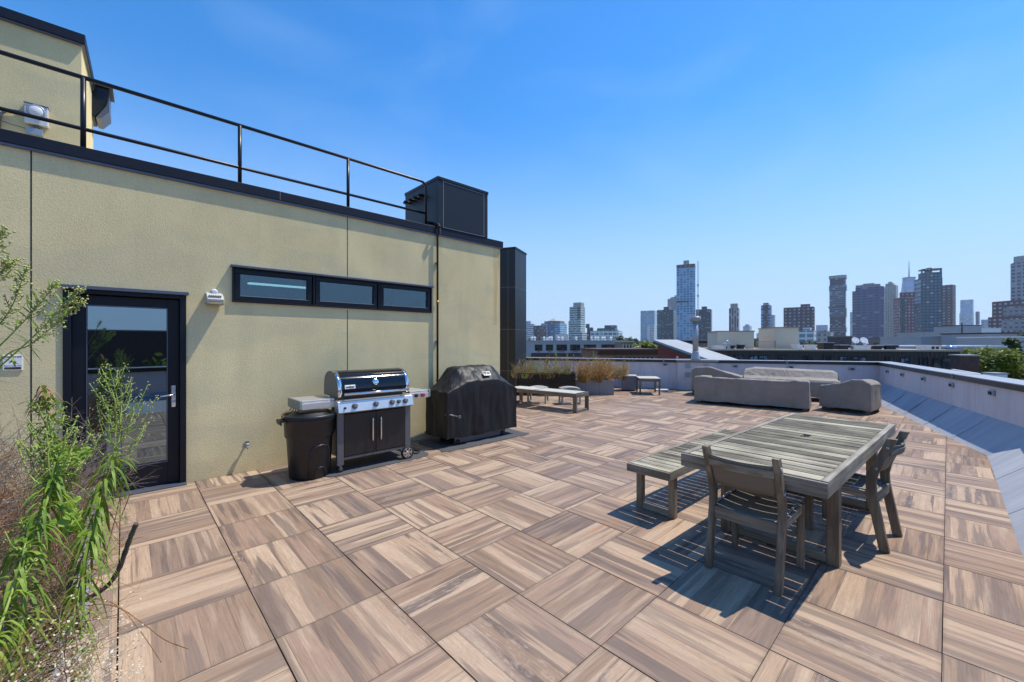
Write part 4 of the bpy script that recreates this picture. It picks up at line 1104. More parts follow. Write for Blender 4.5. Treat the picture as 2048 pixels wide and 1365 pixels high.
covered('covered_sofa', 'far taupe covered sofa against the back parapet with a pale sunlit top', 'sofa', (p.x, p.y, 0), sa + R(3),
        [(0, [(0, .50), (.05, .56), (.4, .60), (.6, .74), (.85, .78), (.9, .7)]), (.25, [(0, .50), (.05, .56), (.4, .60), (.6, .80), (.85, .84), (.9, .78)]), (2.1, [(0, .50), (.05, .56), (.4, .60), (.6, .76), (.85, .80), (.9, .74)]), (2.2, [(0, .48), (.05, .54), (.4, .56), (.6, .72), (.85, .74), (.9, .7)])], .10, .016, 3.0, 8.1, ((.1, .1), (2.1, .1)))
p = G(1639, 820)
ca = math.atan2(1.208 - 2.122, 11.974 - 12.11)
covered('covered_sofa', 'taupe covered armchair at the right end of the sofa group, short wooden legs showing', 'armchair', (p.x, p.y, 0), ca + R(3),
        [(0, sp_(.55, .50)), (.015, sp_(.575, .53)), (.40, sp_(.66, .62)), (.60, sp_(.75, .71)), (.78, sp_(.755, .72)), (.90, sp_(.69, .66)), (.93, sp_(.65, .62))], .09, .028, 4.5, 2.4, ((.86, .06), (.86, .8), (.08, .06)))
# ---------------- sun lounger, stools, planters, side table
a_ = G(1158, 828); b_ = G(1022, 812)
lgz = .43
lang = math.atan2(b_.y - a_.y, b_.x - a_.x)
lg = thing('sun_lounger', 'low flat sun lounger with pale sling top and thick grey teak frame', 'sun lounger', (7.30, 5.66, 0), R(97))
Ll, Lw = 2.05, .58   # local x along the length away from the near end, y across (towards +x world is -y)
f = MB(); f.box(.0, -Lw, lgz - .09, Ll, -Lw + .05, lgz); f.box(0, -.05, lgz - .09, Ll, 0, lgz); f.build('side_rail', 'greywood', lg, .006)
MB().box(.0, -Lw + .051, lgz - .09, .05, -.051, lgz - .01).build('end_rail', 'greywood', lg, .005)
f = MB(); f.box(.07, -Lw + .045, lgz - .004, 1.18, -.045, lgz + .006); f.build('sling', 'palesling', lg, .004)
f = MB(); f.box(1.24, -Lw + .045, lgz - .004, Ll - .05, -.045, lgz + .006); f.build('sling', 'palesling', lg, .004)
for x in (0, Ll - .10):
    for y in (-Lw, -.05): MB().box(x + .001, y, 0, x + .09, y + .05, lgz - .091).build('leg', 'greywood', lg, .005)
    MB().box(x + .01, -Lw + .051, .001, x + .08, -.051, .06).build('foot_rail', 'greywood', lg, .005)

def stool(loc, rz, label):
    s_ = thing('curved_stool', label, 'stool', loc, rz, 'bleached teak curved stools')
    f = MB(); n_ = 9
    for k in range(n_):
        x0 = -.24 + k * .48 / n_; x1 = x0 + .48 / n_ - .008; xm = (x0 + x1) / 2; z = .40 + .035 * (1 - (xm / .24) ** 2)
        f.box(x0, -.19, z - .02, x1, .19, z)
    f.build('seat', 'lightwood', s_, .003)
    rows = []
    for y in (-.19, .155):
        f = MB(); rr = []
        for k in range(13):
            x = -.25 + k * .5 / 12; z = .378 + .035 * (1 - (x / .25) ** 2)
            rr.append([(x, y, z - .045), (x, y + .035, z - .045), (x, y + .035, z), (x, y, z)])
        f.grid(rr, smooth=False, closed=True); f.build('apron', 'lightwood', s_)
    for x in (-.25, .205):
        for y in (-.19, .145): MB().box(x, y, 0, x + .045, y + .045, .36).build('leg', 'lightwood', s_, .004)
        MB().box(x + .005, -.144, .001, x + .04, .144, .04).build('foot_rail', 'lightwood', s_, .003)
    return s_
p = P(1076, 700, 10.75)
s1 = stool((p.x, p.y, 0), R(-58), 'small bleached teak stool with arched seat in front of the black planter')
p = P(1139, 700, 10.62)
dup(s1, (p.x, p.y, 0), R(-38), 'small bleached teak stool with arched seat beside the lounger end')

def planter_box(name, label, loc, rz, L_, D__, Hh, mat, boards=0, rim=True, gname=None):
    p_ = thing(name, label, 'planter', loc, rz, gname)
    f = MB(); t = .03
    if boards:
        for k in range(boards):
            z0, z1 = k * Hh / boards + .004, (k + 1) * Hh / boards - .004
            f.box(0, 0, z0, L_, t, z1); f.box(0, D__ - t, z0, L_, D__, z1); f.box(0, t, z0, t, D__ - t, z1); f.box(L_ - t, t, z0, L_, D__ - t, z1)
        f.build('boards', mat, p_, .003)
        f = MB()
        for x in (-.02, L_ - .06):
            f.box(x, -.02, 0, x + .08, -.001, Hh + .01); f.box(x, D__ + .001, 0, x + .08, D__ + .02, Hh + .01)
        f.build('corner_post', mat, p_, .003)
        f = MB(); f.box(-.04, -.04, Hh + .012, L_ + .04, .04, Hh + .035); f.box(-.04, D__ - .04, Hh + .012, L_ + .04, D__ + .04, Hh + .035); f.build('rim', mat, p_, .003)
    else:
        f.box(0, 0, 0, L_, t, Hh); f.box(0, D__ - t, 0, L_, D__, Hh); f.box(0, t, 0, t, D__ - t, Hh); f.box(L_ - t, t, 0, L_, D__ - t, Hh)
        f.build('side_panel', mat, p_, .003)
        f = MB()
        nj = max(1, int(L_ / .62))
        for k in range(1, nj + 1):
            x = k * L_ / (nj + 1)
            f.box(x - .003, -.0015, .0, x + .003, -.0002, Hh)
        f.build('panel_joint', 'ink', p_)
    MB().box(t + .001, t + .001, .05, L_ - t - .001, D__ - t - .001, Hh - .06).build('soil', 'soil', p_)
    return p_
def tuft(name, label, cat, base, rz, L_, D__, n_, hmin, hmax, mats, w=.006, spread=.35, group=None, seedv=1, buds=0, budm='bud'):
    """dry shrub: clumps of branching thin stems"""
    random.seed(seedv)
    o = thing(name, label, cat, base, rz, group)
    clumps = [(random.uniform(0, L_), random.uniform(0, D__), random.uniform(.62, 1.0) ** 1.3, random.uniform(.05, .16)) for _ in range(max(6, int(L_ * D__ * 13)))]
    for mi, mt_ in enumerate(mats):
        f = MB()
        for k in range(n_ // len(mats)):
            cx, cy, ch, cr = random.choice(clumps)
            ox, oy = random.gauss(0, cr), random.gauss(0, cr)
            h = ch * random.uniform(hmin, hmax) * max(.4, 1 - 1.5 * (ox * ox + oy * oy) / (cr * cr * 6)); lean = Vector((ox * 1.8 + random.gauss(0, spread * .7), oy * 1.8 + random.gauss(0, spread * .7), 1)).normalized()
            p0 = Vector((cx + ox * .5, cy + oy * .5, 0)); p1 = p0 + lean * h * .6; p2 = p1 + (lean + Vector((random.gauss(0, .3), random.gauss(0, .3), 0))).normalized() * h * .4
            a = random.uniform(0, PI); sd = Vector((math.cos(a), math.sin(a), 0)) * w
            f.quad(p0 - sd, p0 + sd, p1 + sd * .7, p1 - sd * .7); f.tri(p1 - sd * .7, p1 + sd * .7, p2)
            for q in range(7):
                t = random.uniform(.35, .98); b = p0.lerp(p1, t) if q % 2 else p1.lerp(p2, t)
                dd = (lean + Vector((random.gauss(0, .8), random.gauss(0, .8), random.uniform(-.1, .5)))).normalized() * h * random.uniform(.08, .2)
                f.tri(b - sd * .5, b + sd * .5, b + dd)
                if random.random() < .75:
                    c = b + dd; e = w * random.uniform(1, 2.6); n1_ = Vector((random.gauss(0, 1), random.gauss(0, 1), random.gauss(0, 1))).normalized() * e; n2_ = n1_.orthogonal().normalized() * e * .6
                    f.quad(c - n1_, c - n2_, c + n1_, c + n2_)
        f.build('foliage' if mi == 0 else 'stems', mt_, o, fix=False)
    return o
pang = math.atan2(6.838 - 7.835, 10.636 - 9.924) 
gpl = planter_box('planter_box', 'grey panelled rectangular planter full of dry shrubs by the back parapet', (9.93, 7.86, 0), pang - R(1), 1.24, 1.15, .45, 'planter', gname='planters by the back parapet')
p = P(1034, 700, 12.35)
bang = pang + R(6)
bpl = planter_box('planter_box', 'black boarded wooden planter left of the grey one by the back parapet', (p.x, p.y, 0), bang, 1.72, .62, .62, 'blackwood', 5, gname='planters by the back parapet')
Vg = Vector((9.93, 7.86, .36))
tuft('dry_shrub', 'bushy dry brown and orange shrub filling the grey planter', 'shrub', Vg, pang - R(1), 1.2, 1.1, 1900, .45, .95, ['drygrass', 'twig', 'drygrass'], .006, .38, 'dry shrubs in planters', 3)
cpl = Vector((p.x, p.y, .5))
tuft('dry_shrub', 'loose pale and green stalky shrub in the black planter', 'shrub', cpl, bang, 1.6, .6, 1500, .35, .85, ['drypale', 'greytwig', 'drygrass', 'leafy', 'twig'], .005, .28, 'dry shrubs in planters', 5)
q = P(1232, 700, 13.6)
tuft('dry_shrub', 'golden dry shrub spilling from the right end of the grey planter', 'shrub', (q.x - .6, q.y + .1, .36), pang, .8, .7, 1000, .45, .9, ['drygrass', 'drypale'], .006, .45, 'dry shrubs in planters', 6)
for k, (u_, v0_, v1_) in enumerate(((1092, 750, 711), (1148, 755, 709), (1191, 755, 711), (1248, 752, 712), (1112, 750, 706), (1186, 760, 703))):
    a = P(u_, v0_, 12.9); b = P(u_ + random.uniform(-3, 3), v1_, 12.9)
    o = MB().tube([a - Vector((0, 0, .3)), a.lerp(b, .5) + Vector((.01, .01, 0)), b], [.012, .010, .006], 6)
    if k > 3:
        for q_ in range(24):
            c = a.lerp(b, random.uniform(.5, 1)); e = Vector((random.gauss(0, .05), random.gauss(0, .05), random.uniform(0, .05))); s2 = Vector((.012, -.01, 0)); o.tri(c - s2, c + s2, c + e)
    nmk = ['far left brown stake rising from the black planter', 'brown stake between the black and grey planters', 'brown stake in the middle of the dry shrubs', 'brown stake at the right end of the dry shrubs', 'thin green stalk standing above the pale shrub', 'bright green leafy stalk standing above the brown shrub']
    oo = o.build('plant_stalk', 'twig' if k < 4 else 'leafy', fix=False); tag(oo, nmk[k], 'plant stalk', 'stalks in the far planters')

# cube store and side table
p = G(1243, 782)
bx2 = thing('storage_cube', 'grey metal storage cube with pale lid beside the grey planter', 'storage box', (p.x, p.y, 0), pang + R(-3))
MB().box(0, 0, .03, .46, .46, .46).build('body', 'planter', bx2, .01)
MB().box(-.015, -.015, .461, .475, .475, .50).build('lid', 'palesling', bx2, .008)
MB().box(.46, .03, .08, .463, .43, .42).build('side_inset', 'white', bx2)
p = G(1279, 790)
tt_ = thing('side_table', 'low square wooden side table with pale top near the white pier', 'side table', (p.x, p.y, 0), math.atan2(-.49, .34) + R(2))
Ws, Ds, Hs_ = .60, .80, .50
MB().box(-.01, -.01, Hs_ - .02, Ws + .01, Ds + .01, Hs_).build('table_top', 'palesling', tt_, .004)
f = MB(); f.box(0, 0, Hs_ - .10, Ws, .03, Hs_ - .021); f.box(0, Ds - .03, Hs_ - .10, Ws, Ds, Hs_ - .021); f.box(0, .03, Hs_ - .10, .03, Ds - .03, Hs_ - .021); f.box(Ws - .03, .03, Hs_ - .10, Ws, Ds - .03, Hs_ - .021)
f.build('apron', 'greywood', tt_, .003)
for x in (0, Ws - .045):
    for y in (0, Ds - .045): MB().box(x - .001, y - .001, 0, x + .046, y + .046, Hs_ - .101).build('leg', 'greywood', tt_, .003)
p = P(1316, 760, 13.9)
o = tag(MB().lathe([(.035, 0), (.035, .42), (.028, .45), (0, .455)], n=16).build('vent_post', 'white', loc=(p.x, p.y, .0)), 'short white plastic vent post behind the side table', 'vent post')
p = P(1323, 780, 13.4)
o = tag(MB().box(-.2, -.1, 0, .2, .1, .05).build('paver_offcut', 'white', loc=(p.x, p.y, .002), rz=R(-50), bevel=.005), 'flat white slab lying on the tiles under the vent post', 'slab')

# ================================================================ NEAR PLANTER AND WEEDS (left edge)
npl = thing('planter_box', 'long grey planter at the left edge overgrown with weeds and dead stems', 'planter', (-1.15, 1.15, 0), 0, None)
PX, PY, PZ = 1.0, 3.55, .42
f = MB(); f.box(0, 0, 0, .03, PY, PZ); f.box(PX - .03, 0, 0, PX, PY, PZ); f.box(.03, 0, 0, PX - .03, .03, PZ); f.box(.03, PY - .03, 0, PX - .03, PY, PZ); f.build('side_panel', 'membrane', npl, .004)
MB().box(.031, .031, .03, PX - .031, PY - .031, PZ - .07).build('soil', 'soil', npl)

def spline(pts, n=10):
    return [Vector(p) for p in smoothp([tuple(p) for p in pts], n)]
def leaf(f, base, d, up, L_, w, droop=.5, seg=4):
    d = d.normalized(); side = d.cross(up)
    if side.length < 1e-3: side = d.orthogonal()
    side.normalize(); pts = []
    for k in range(seg + 1):
        t = k / seg
        p = base + d * L_ * t + Vector((0, 0, -1)) * droop * L_ * t * t
        ww = w * math.sin(PI * min(1, .12 + .88 * t)) ** .8 if k < seg else 0
        pts.append((p + side * ww + Vector((0, 0, .15 * ww)), p, p - side * ww + Vector((0, 0, .15 * ww))))
    o = len(f.v); 
    for a, b, c in pts: f.v += [tuple(a), tuple(b), tuple(c)]
    for k in range(seg):
        i = o + 3 * k
        f.f += [(i, i + 1, i + 4, i + 3), (i + 1, i + 2, i + 5, i + 4)]; f.sm += [True, True]
def bud(f, c, r):
    a = Vector((random.gauss(0, 1), random.gauss(0, 1), random.gauss(0, 1))).normalized(); b = a.orthogonal().normalized(); c2 = a.cross(b)
    o = len(f.v); f.v += [tuple(c + v * r) for v in (a, -a, b, -b, c2, -c2)]
    for t in ((0, 2, 4), (2, 1, 4), (1, 3, 4), (3, 0, 4), (2, 0, 5), (1, 2, 5), (3, 1, 5), (0, 3, 5)): f.f.append(tuple(o + i for i in t)); f.sm.append(True)
def weed(label, path, nleaf, L_, branches, r0=.0055, bl=.16, seedv=1, leaf_t=(0, .8), br_t=(.45, 1.0), droop=.9, bs=1.0):
    random.seed(seedv)
    o = thing('tall_weed', label, 'weed', path[0], 0, 'tall green weeds in the near planter')
    O = Vector(path[0]); pts = [p - O for p in spline(path, 10)]; n_ = len(pts)
    fs, fl_, fb = MB(), MB(), MB()
    fs.tube(pts, [r0 * (1 - .75 * i / n_) for i in range(n_)], 7)
    def at(t):
        x = t * (n_ - 1); i = min(int(x), n_ - 2); return pts[i].lerp(pts[i + 1], x - i), (pts[i + 1] - pts[i]).normalized()
    for k in range(nleaf):
        t = random.uniform(*leaf_t); p, d = at(t); a = k * 2.4 + random.uniform(-.3, .3)
        s1 = d.orthogonal().normalized(); s2 = d.cross(s1)
        out = s1 * math.cos(a) + s2 * math.sin(a)
        leaf(fl_, p + out * r0, out + d * (random.uniform(-.3, .8) if t < .6 else random.uniform(.3, 1.1)), Vector((0, 0, 1)), L_ * random.uniform(.55, 1.15), L_ * .046 * random.uniform(.8, 1.3), droop * random.uniform(.5, 1.3) * (1.5 - t))
    for k in range(branches):
        t = br_t[0] + (br_t[1] - br_t[0]) * (k + random.random()) / branches; p, d = at(min(t, .999)); a = k * 2.4
        s1 = d.orthogonal().normalized(); s2 = d.cross(s1); out = s1 * math.cos(a) + s2 * math.sin(a)
        b_len = bl * (1.25 - .8 * (t - br_t[0]) / (br_t[1] - br_t[0])) * random.uniform(.75, 1.15)
        q = [p, p + (out * .8 + d * .55) * b_len * .5, p + (out * .75 + d * .75 + Vector((0, 0, .35))) * b_len]
        bp = spline(q, 5); fs.tube(bp, [r0 * .35] * (len(bp) - 1) + [r0 * .15], 5)
        for m_ in range(int(7 * b_len / .12)):
            tt = random.uniform(.1, .95); i = min(int(tt * (len(bp) - 1)), len(bp) - 2); c = bp[i].lerp(bp[i + 1], .5); dd = (bp[i + 1] - bp[i]).normalized()
            oo = (dd.orthogonal() * math.cos(m_ * 2.4) + dd.cross(dd.orthogonal()) * math.sin(m_ * 2.4)).normalized()
            leaf(fl_, c, oo * .8 + dd * .8, Vector((0, 0, 1)), L_ * .32 * random.uniform(.6, 1.2), L_ * .03, .3, 3)
        for m_ in range(int(16 * b_len / .12)):
            tt = random.betavariate(3, 1.0); i = min(int(tt * (len(bp) - 1)), len(bp) - 2); c = bp[i].lerp(bp[i + 1], random.random())
            c = c + Vector((random.gauss(0, 1), random.gauss(0, 1), random.gauss(0, 1))) * (.0045 + .004 * tt) * (1 if bs == 1 else 1.2)
            bud(fb, c, random.uniform(.0022, .0044) * bs)
    if bs > 1:
        for m_ in range(130):
            tt = 1 - random.random() ** 1.6 * .45; c, dd = at(min(tt, .999)); bud(fb, c + Vector((random.gauss(0, 1), random.gauss(0, 1), random.gauss(0, 1))) * .007, random.uniform(.0022, .0046))
    fs.build('stem', 'stem', o, fix=False); fl_.build('leaves', 'leaf', o, fix=False)
    if fb.v: fb.build('flower_buds', 'bud', o, fix=False)
    return o
def Q(*l): return [P(u, v, d) for (u, v, d) in l]
weed('green weed with spread yellow buds in front of the door glass, leaning over the tiles', Q((105, 1400, 1.5), (140, 1270, 1.6), (172, 1120, 1.72), (205, 980, 1.85), (236, 890, 1.95), (240, 830, 1.98), (225, 757, 2.0)), 330, .105, 34, bl=.15, seedv=4, leaf_t=(0, .62), br_t=(.58, 1), droop=1.5)
weed('dense leafy green weed with a bent wilted tip in front of the stucco', Q((20, 1420, 1.35), (45, 1250, 1.45), (62, 1090, 1.55), (100, 985, 1.65), (112, 940, 1.7), (98, 860, 1.75), (88, 778, 1.8)), 420, .10, 30, r0=.008, bl=.14, seedv=9, leaf_t=(0, .97), br_t=(.5, .92), droop=1.3)
weed('drooping leafy weed stem at the lower left corner of the planter', Q((-60, 1400, 1.2), (-10, 1280, 1.3), (25, 1180, 1.42), (50, 1090, 1.5), (60, 1040, 1.6)), 150, .10, 4, seedv=12, leaf_t=(0, 1), bl=.08, droop=1.5)
sp_l = ['topmost bud spray at the left frame edge', 'long bud spray pointing at the top corner of the door', 'lowest bud spray crossing the door frame', 'short bud spray reaching towards the wall joint', 'thick bud spray just right of the wall joint', 'small bud spray at the left frame edge above the sign']
for k, pth in enumerate(([(-120, 700, 1.3), (-60, 590, 1.3), (-20, 510, 1.3), (3, 462, 1.3)], [(-140, 860, 1.25), (-30, 760, 1.3), (60, 680, 1.34), (110, 630, 1.37), (158, 580, 1.4)], [(-130, 880, 1.3), (0, 722, 1.35), (60, 690, 1.37), (110, 650, 1.4), (163, 605, 1.42)],
                         [(-130, 780, 1.25), (-40, 690, 1.28), (20, 620, 1.3), (52, 535, 1.3)], [(-130, 800, 1.25), (-20, 710, 1.28), (60, 630, 1.3), (112, 568, 1.32)], [(-130, 720, 1.2), (-60, 640, 1.2), (-10, 560, 1.2), (25, 522, 1.2)])):
    weed('green ' + sp_l[k], Q(*pth), 34, .06, 9, r0=.003, bl=.036, seedv=30 + k, leaf_t=(.1, .95), br_t=(.62, 1.0), droop=.1, bs=1.25)

# wilted brown tip
random.seed(21)
f = MB(); tip = P(88, 778, 1.8)
for k in range(40): leaf(f, tip + Vector((random.gauss(0, .008), random.gauss(0, .008), random.uniform(-.07, .01))), Vector((random.gauss(0, 1), random.gauss(0, 1), random.uniform(-.2, 1))), Vector((0, 0, 1)), .06, .004, 1.6, 3)
tag(f.build('wilted_leaves', 'twig', fix=False), 'wilted brown leaf cluster hanging on the bent weed tip', 'dead leaves')

# broad lobed leaves
def broad(f, c, nrm, r):
    a = nrm.orthogonal().normalized(); b = nrm.cross(a); o = len(f.v); f.v.append(tuple(c)); N_ = 18
    for k in range(N_):
        t = 2 * PI * k / N_; rr = r * (.72 + .28 * abs(math.cos(2.5 * t)) ** .7)
        f.v.append(tuple(c + (a * math.cos(t) + b * math.sin(t)) * rr + nrm * (.12 * r * math.sin(3 * t))))
    for k in range(N_): f.f.append((o, o + 1 + k, o + 1 + (k + 1) % N_)); f.sm.append(True)
for nm_, cu, cv, cd, su, sv, nn_ in (('cluster of bright broad lobed leaves low in the planter', 135, 1040, 1.75, 26, 30, 26), ('cluster of broad yellow green leaves beside the bent weed', 140, 918, 1.95, 34, 26, 34)):
    f = MB()
    for k in range(nn_):
        c = P(cu + random.gauss(0, su * .6), cv + random.gauss(0, sv * .6), cd + random.gauss(0, .05))
        broad(f, c, Vector((random.gauss(0, .5), random.gauss(-.3, .5), random.uniform(.3, 1))).normalized(), random.uniform(.014, .03))
    tag(f.build('broad_leaves', 'leafy', fix=False), nm_, 'leaves', 'broad leaved weeds in the near planter')

# dead twigs (uncountable)
def twigs(name, mat, n_, boxf, L_, r, seedv, curv=.5, lab=None):
    random.seed(seedv); f = MB()
    for k in range(n_):
        p0 = boxf(); d = Vector((random.gauss(.25, .6), random.gauss(0, .6), random.uniform(-.1, .9))).normalized(); l = L_ * random.uniform(.5, 1.3)
        p1 = p0 + d * l * .5; d2 = (d + Vector((random.gauss(0, curv), random.gauss(0, curv), random.gauss(0, curv)))).normalized(); p2 = p1 + d2 * l * .5
        f.tube([p0, p1, p2], [r, r * .8, r * .3], 3, cap=False)
        for q_ in range(2):
            b = p1.lerp(p2, random.random()); f.tube([b, b + (d2 + Vector((random.gauss(0, .6), random.gauss(0, .6), random.gauss(0, .6)))).normalized() * l * .22], [r * .5, r * .25], 3, cap=False)
    return stuff(f.build(name, mat, fix=False))
def bA():
    x = -1.08 + .94 * random.random() ** .9; y = random.uniform(1.2, 4.55)
    return Vector((x, y, .36 + (.10 + .55 * max(0, min(1, (-.15 - x) / .6)) * min(1, (y - .8) / 2.2)) * random.random() ** 1.1))
twigs('dead_stems', 'twig', 3000, bA, .20, .0019, 41)
twigs('grey_dead_stems', 'greytwig', 1100, bA, .24, .0019, 42)
def bB(): return Vector((random.uniform(-.75, -.1), random.uniform(3.2, 4.4), .40 + .5 * random.random()))
twigs('dry_bramble', 'greytwig', 500, bB, .34, .0018, 43)
# papery dried flowers near the bottom edge
random.seed(50); f = MB()
for k in range(2800):
    y = 1.35 + 1.15 * random.betavariate(1.2, 1.8); x = -.62 + .68 * random.betavariate(2.2, 1.1); z = .42 + .2 * random.random() - max(0, x + .14) * .8
    c = Vector((x, y, z)); n1_ = Vector((random.gauss(0, 1), random.gauss(0, 1), random.gauss(0, 1))).normalized(); n2_ = n1_.orthogonal().normalized(); r = random.uniform(.0025, .0065)
    f.quad(c - n1_ * r, c - n2_ * r * .6, c + n1_ * r, c + n2_ * r * .6, True)
stuff(f.build('dried_petals', 'petal', fix=False))
random.seed(51); f = MB()
for k in range(420):
    y = random.uniform(1.4, 2.4); x = random.uniform(-.45, -.12); p0 = Vector((x, y, .42)); d = Vector((random.uniform(.2, 1), random.gauss(0, .5), random.uniform(-.1, .5))).normalized()
    f.tube([p0, p0 + d * .09, p0 + d * .16 + Vector((0, 0, -.02))], [.0011, .001, .0005], 3, cap=False)
stuff(f.build('dried_flower_stalks', 'petal', fix=False))

# big dead branch and thin bare stems over the tiles
br = thing('dead_branch', 'thick dark dead branch curving up out of the planter over the tiles', 'branch', P(150, 1212, 1.9))
O = P(150, 1212, 1.9)
pts = [p - O for p in spline(Q((150, 1212, 1.9), (185, 1192, 1.9), (215, 1172, 1.9), (237, 1140, 1.9), (252, 1100, 1.9), (263, 1070, 1.9), (273, 1047, 1.9)), 6)]
MB().tube(pts, [.010 + .0012 * math.sin(i * 1.7) for i in range(len(pts))], 9).build('limb', 'bark', br)
for l in ([(185, 1192, 1.9), (205, 1130, 1.95), (230, 1040, 2.0), (243, 985, 2.0), (262, 935, 2.0)], [(190, 1185, 1.9), (186, 1130, 1.95), (190, 1060, 1.95), (205, 1000, 2.0), (213, 945, 2.0)], [(243, 1032, 2.0), (252, 1010, 2.0), (261, 985, 2.0)],
          [(175, 1200, 1.9), (205, 1199, 1.88), (235, 1212, 1.86), (290, 1250, 1.84), (330, 1280, 1.82), (376, 1298, 1.8)], [(175, 1212, 1.9), (210, 1209, 1.86), (245, 1220, 1.82), (275, 1255, 1.8), (300, 1290, 1.78), (323, 1325, 1.76)]):
    MB().tube([p - O for p in spline(Q(*l), 6)], .0022, 6).build('twig', 'twig', br)
# ================================================================ CITY
GZ = -14.0
def citymat(n, wall, glass, px, pz, **k):
    M[n] = facade(n, wall, glass, px, pz, **k); return n
def plan(u0, uc, u1, d, dl):
    """box whose near vertical edge stands in direction uc; left face reaches u0, right face u1"""
    C = P(uc, CY, d).xy; rh = C.normalized(); ph_ = Vector((rh.y, -rh.x))
    fl = max(.04, min(.96, (uc - u0) / (u1 - u0))); al = math.atan2((1 - fl), fl)
    eL = -ph_ * math.cos(al) + rh * math.sin(al); nR = ph_ * math.sin(al) + rh * math.cos(al)
    def hit(dv, u):
        r = P(u, CY, 1.0).xy; den = dv.x * r.y - dv.y * r.x
        return -(C.x * r.y - C.y * r.x) / den
    return C, eL, nR, hit(eL, u0), hit(nR, u1) if u1 - uc > 3.5 else -1
def tower(name, label, u0, uc, u1, vt, d, mat, dl=0.0, cat='tower block', depth=None, parts=(), mat2=None, base=GZ, group=None, roof='greyplastic'):
    C, e, n_, ln, w_ = plan(u0, uc, u1, d, dl)
    if w_ <= 0 or w_ > 5 * ln: w_ = depth if depth is not None else ln
    rz = math.atan2(-e.y, -e.x)          # local +x runs from the left end to the near corner
    o = thing(name, label, cat, (C.x + e.x * ln, C.y + e.y * ln, base), rz, group)
    hh = zat(vt, d) - base
    MB().box(0, 0, 0, ln, w_, hh).build('tower_block' if cat != 'house' else 'wall', mat, o)
    MB().box(-.01 * ln, -.3, hh - .6, ln * 1.01, w_ + .3, hh + .3).build('roof', roof, o) if d < 400 else MB().box(ln * .02, w_ * .02, hh, ln * .98, w_ * .98, hh + d * .0008).build('roof', roof, o)
    k = d / FO
    for prt in parts:            # (name, x0 frac, x1 frac, y0 frac, y1 frac, v bottom, v top, material)
        nm_, a, b, c, dd, vb, vt2, mm = prt
        zb_ = zat(vb, d) - base; zt_ = zat(vt2, d) - base
        MB().box(a * ln, c * w_, zb_, b * ln, dd * w_, zt_).build(nm_, mm, o)
    return o, ln, w_, hh
citymat('f_white_band', (0.60, 0.62, 0.62), (0.09, 0.16, 0.22), 8, 11, hf=.5, band=1)
citymat('f_brown', (0.055, 0.04, 0.045), (0.02, 0.03, 0.05), 7, 9)
citymat('f_tan', (0.20, 0.16, 0.13), (0.04, 0.05, 0.06), 7, 9, wf=.4, hf=.4)
citymat('f_blue', (0.22, 0.42, 0.56), (0.015, 0.15, 0.30), 9, 10, hf=.6, band=1)
citymat('f_bluedark', (0.03, 0.14, 0.26), (0.02, 0.09, 0.19), 16, 10, wf=.5, band=2)
citymat('f_teal_band', (0.42, 0.50, 0.48), (0.06, 0.14, 0.15), 8, 9.5, hf=.55, band=1)
citymat('f_teal_dark', (0.10, 0.16, 0.17), (0.02, 0.055, 0.065), 8, 9.5, hf=.6, band=1)
citymat('f_low_white', (0.62, 0.66, 0.66), (0.08, 0.2, 0.24), 14, 12, hf=.62, wf=.8)
citymat('f_paleglass', (0.36, 0.48, 0.55), (0.28, 0.42, 0.52), 8, 12, wf=.9, hf=.85)
citymat('f_whitestripe', (0.68, 0.70, 0.72), (0.28, 0.32, 0.38), 9, 8, hf=.4, band=1)
citymat('f_green', (0.025, 0.085, 0.105), (0.008, 0.035, 0.055), 6, 7, wf=.7, hf=.6)
citymat('f_tealglass', (0.03, 0.13, 0.14), (0.02, 0.09, 0.10), 8, 7, wf=.8, hf=.7)
citymat('f_beige', (0.34, 0.33, 0.31), (0.12, 0.13, 0.15), 8, 8, wf=.4, hf=.45)
citymat('f_bluegrid', (0.24, 0.46, 0.62), (0.015, 0.12, 0.27), 10.5, 8.4, wf=.66, hf=.62, lit=.3)
citymat('f_redtop', (0.12, 0.16, 0.20), (0.07, 0.03, 0.035), 14, 30, wf=.8, hf=.9, lit=0)
citymat('f_navy', (0.018, 0.05, 0.085), (0.012, 0.03, 0.055), 6, 6, wf=.7, hf=.65)
citymat('f_brownwhite', (0.42, 0.40, 0.38), (0.055, 0.03, 0.035), 7, 9, wf=.55, band=2, vert=(28, 8, (0.10, 0.045, 0.05), 4))
citymat('f_darkbrown', (0.075, 0.04, 0.05), (0.10, 0.14, 0.18), 7, 8, wf=.35, hf=.5, lit=.35)
citymat('f_slab', (0.05, 0.035, 0.05), (0.16, 0.20, 0.25), 12, 10.5, wf=.42, hf=.45, lit=.4, vert=(58, 9, (0.11, 0.04, 0.05), 6))
citymat('f_stack', (0.13, 0.22, 0.28), (0.015, 0.045, 0.085), 8, 7, hf=.55, band=1)
citymat('f_stackdark', (0.03, 0.065, 0.115), (0.008, 0.022, 0.05), 8, 7, hf=.6, band=1)
citymat('f_office', (0.05, 0.095, 0.21), (0.012, 0.024, 0.065), 16, 9.5, wf=.68, hf=.42, lit=.04)
citymat('f_office_lit', (0.12, 0.14, 0.20), (0.03, 0.04, 0.06), 12, 9.5, hf=.5, band=1)  # light on the office tower's left face, put into a paler wall colour
citymat('f_gothic', (0.42, 0.40, 0.34), (0.16, 0.17, 0.17), 7, 8, wf=.4, hf=.55)
citymat('f_red', (0.16, 0.035, 0.05), (0.20, 0.26, 0.32), 8, 8.5, wf=.5, hf=.5, lit=.3)
citymat('f_redteal', (0.02, 0.07, 0.08), (0.015, 0.05, 0.06), 9, 8.5, wf=.8, hf=.6)
citymat('f_wtc', (0.32, 0.44, 0.60), (0.26, 0.40, 0.58), 20, 24, wf=.9, hf=.85)
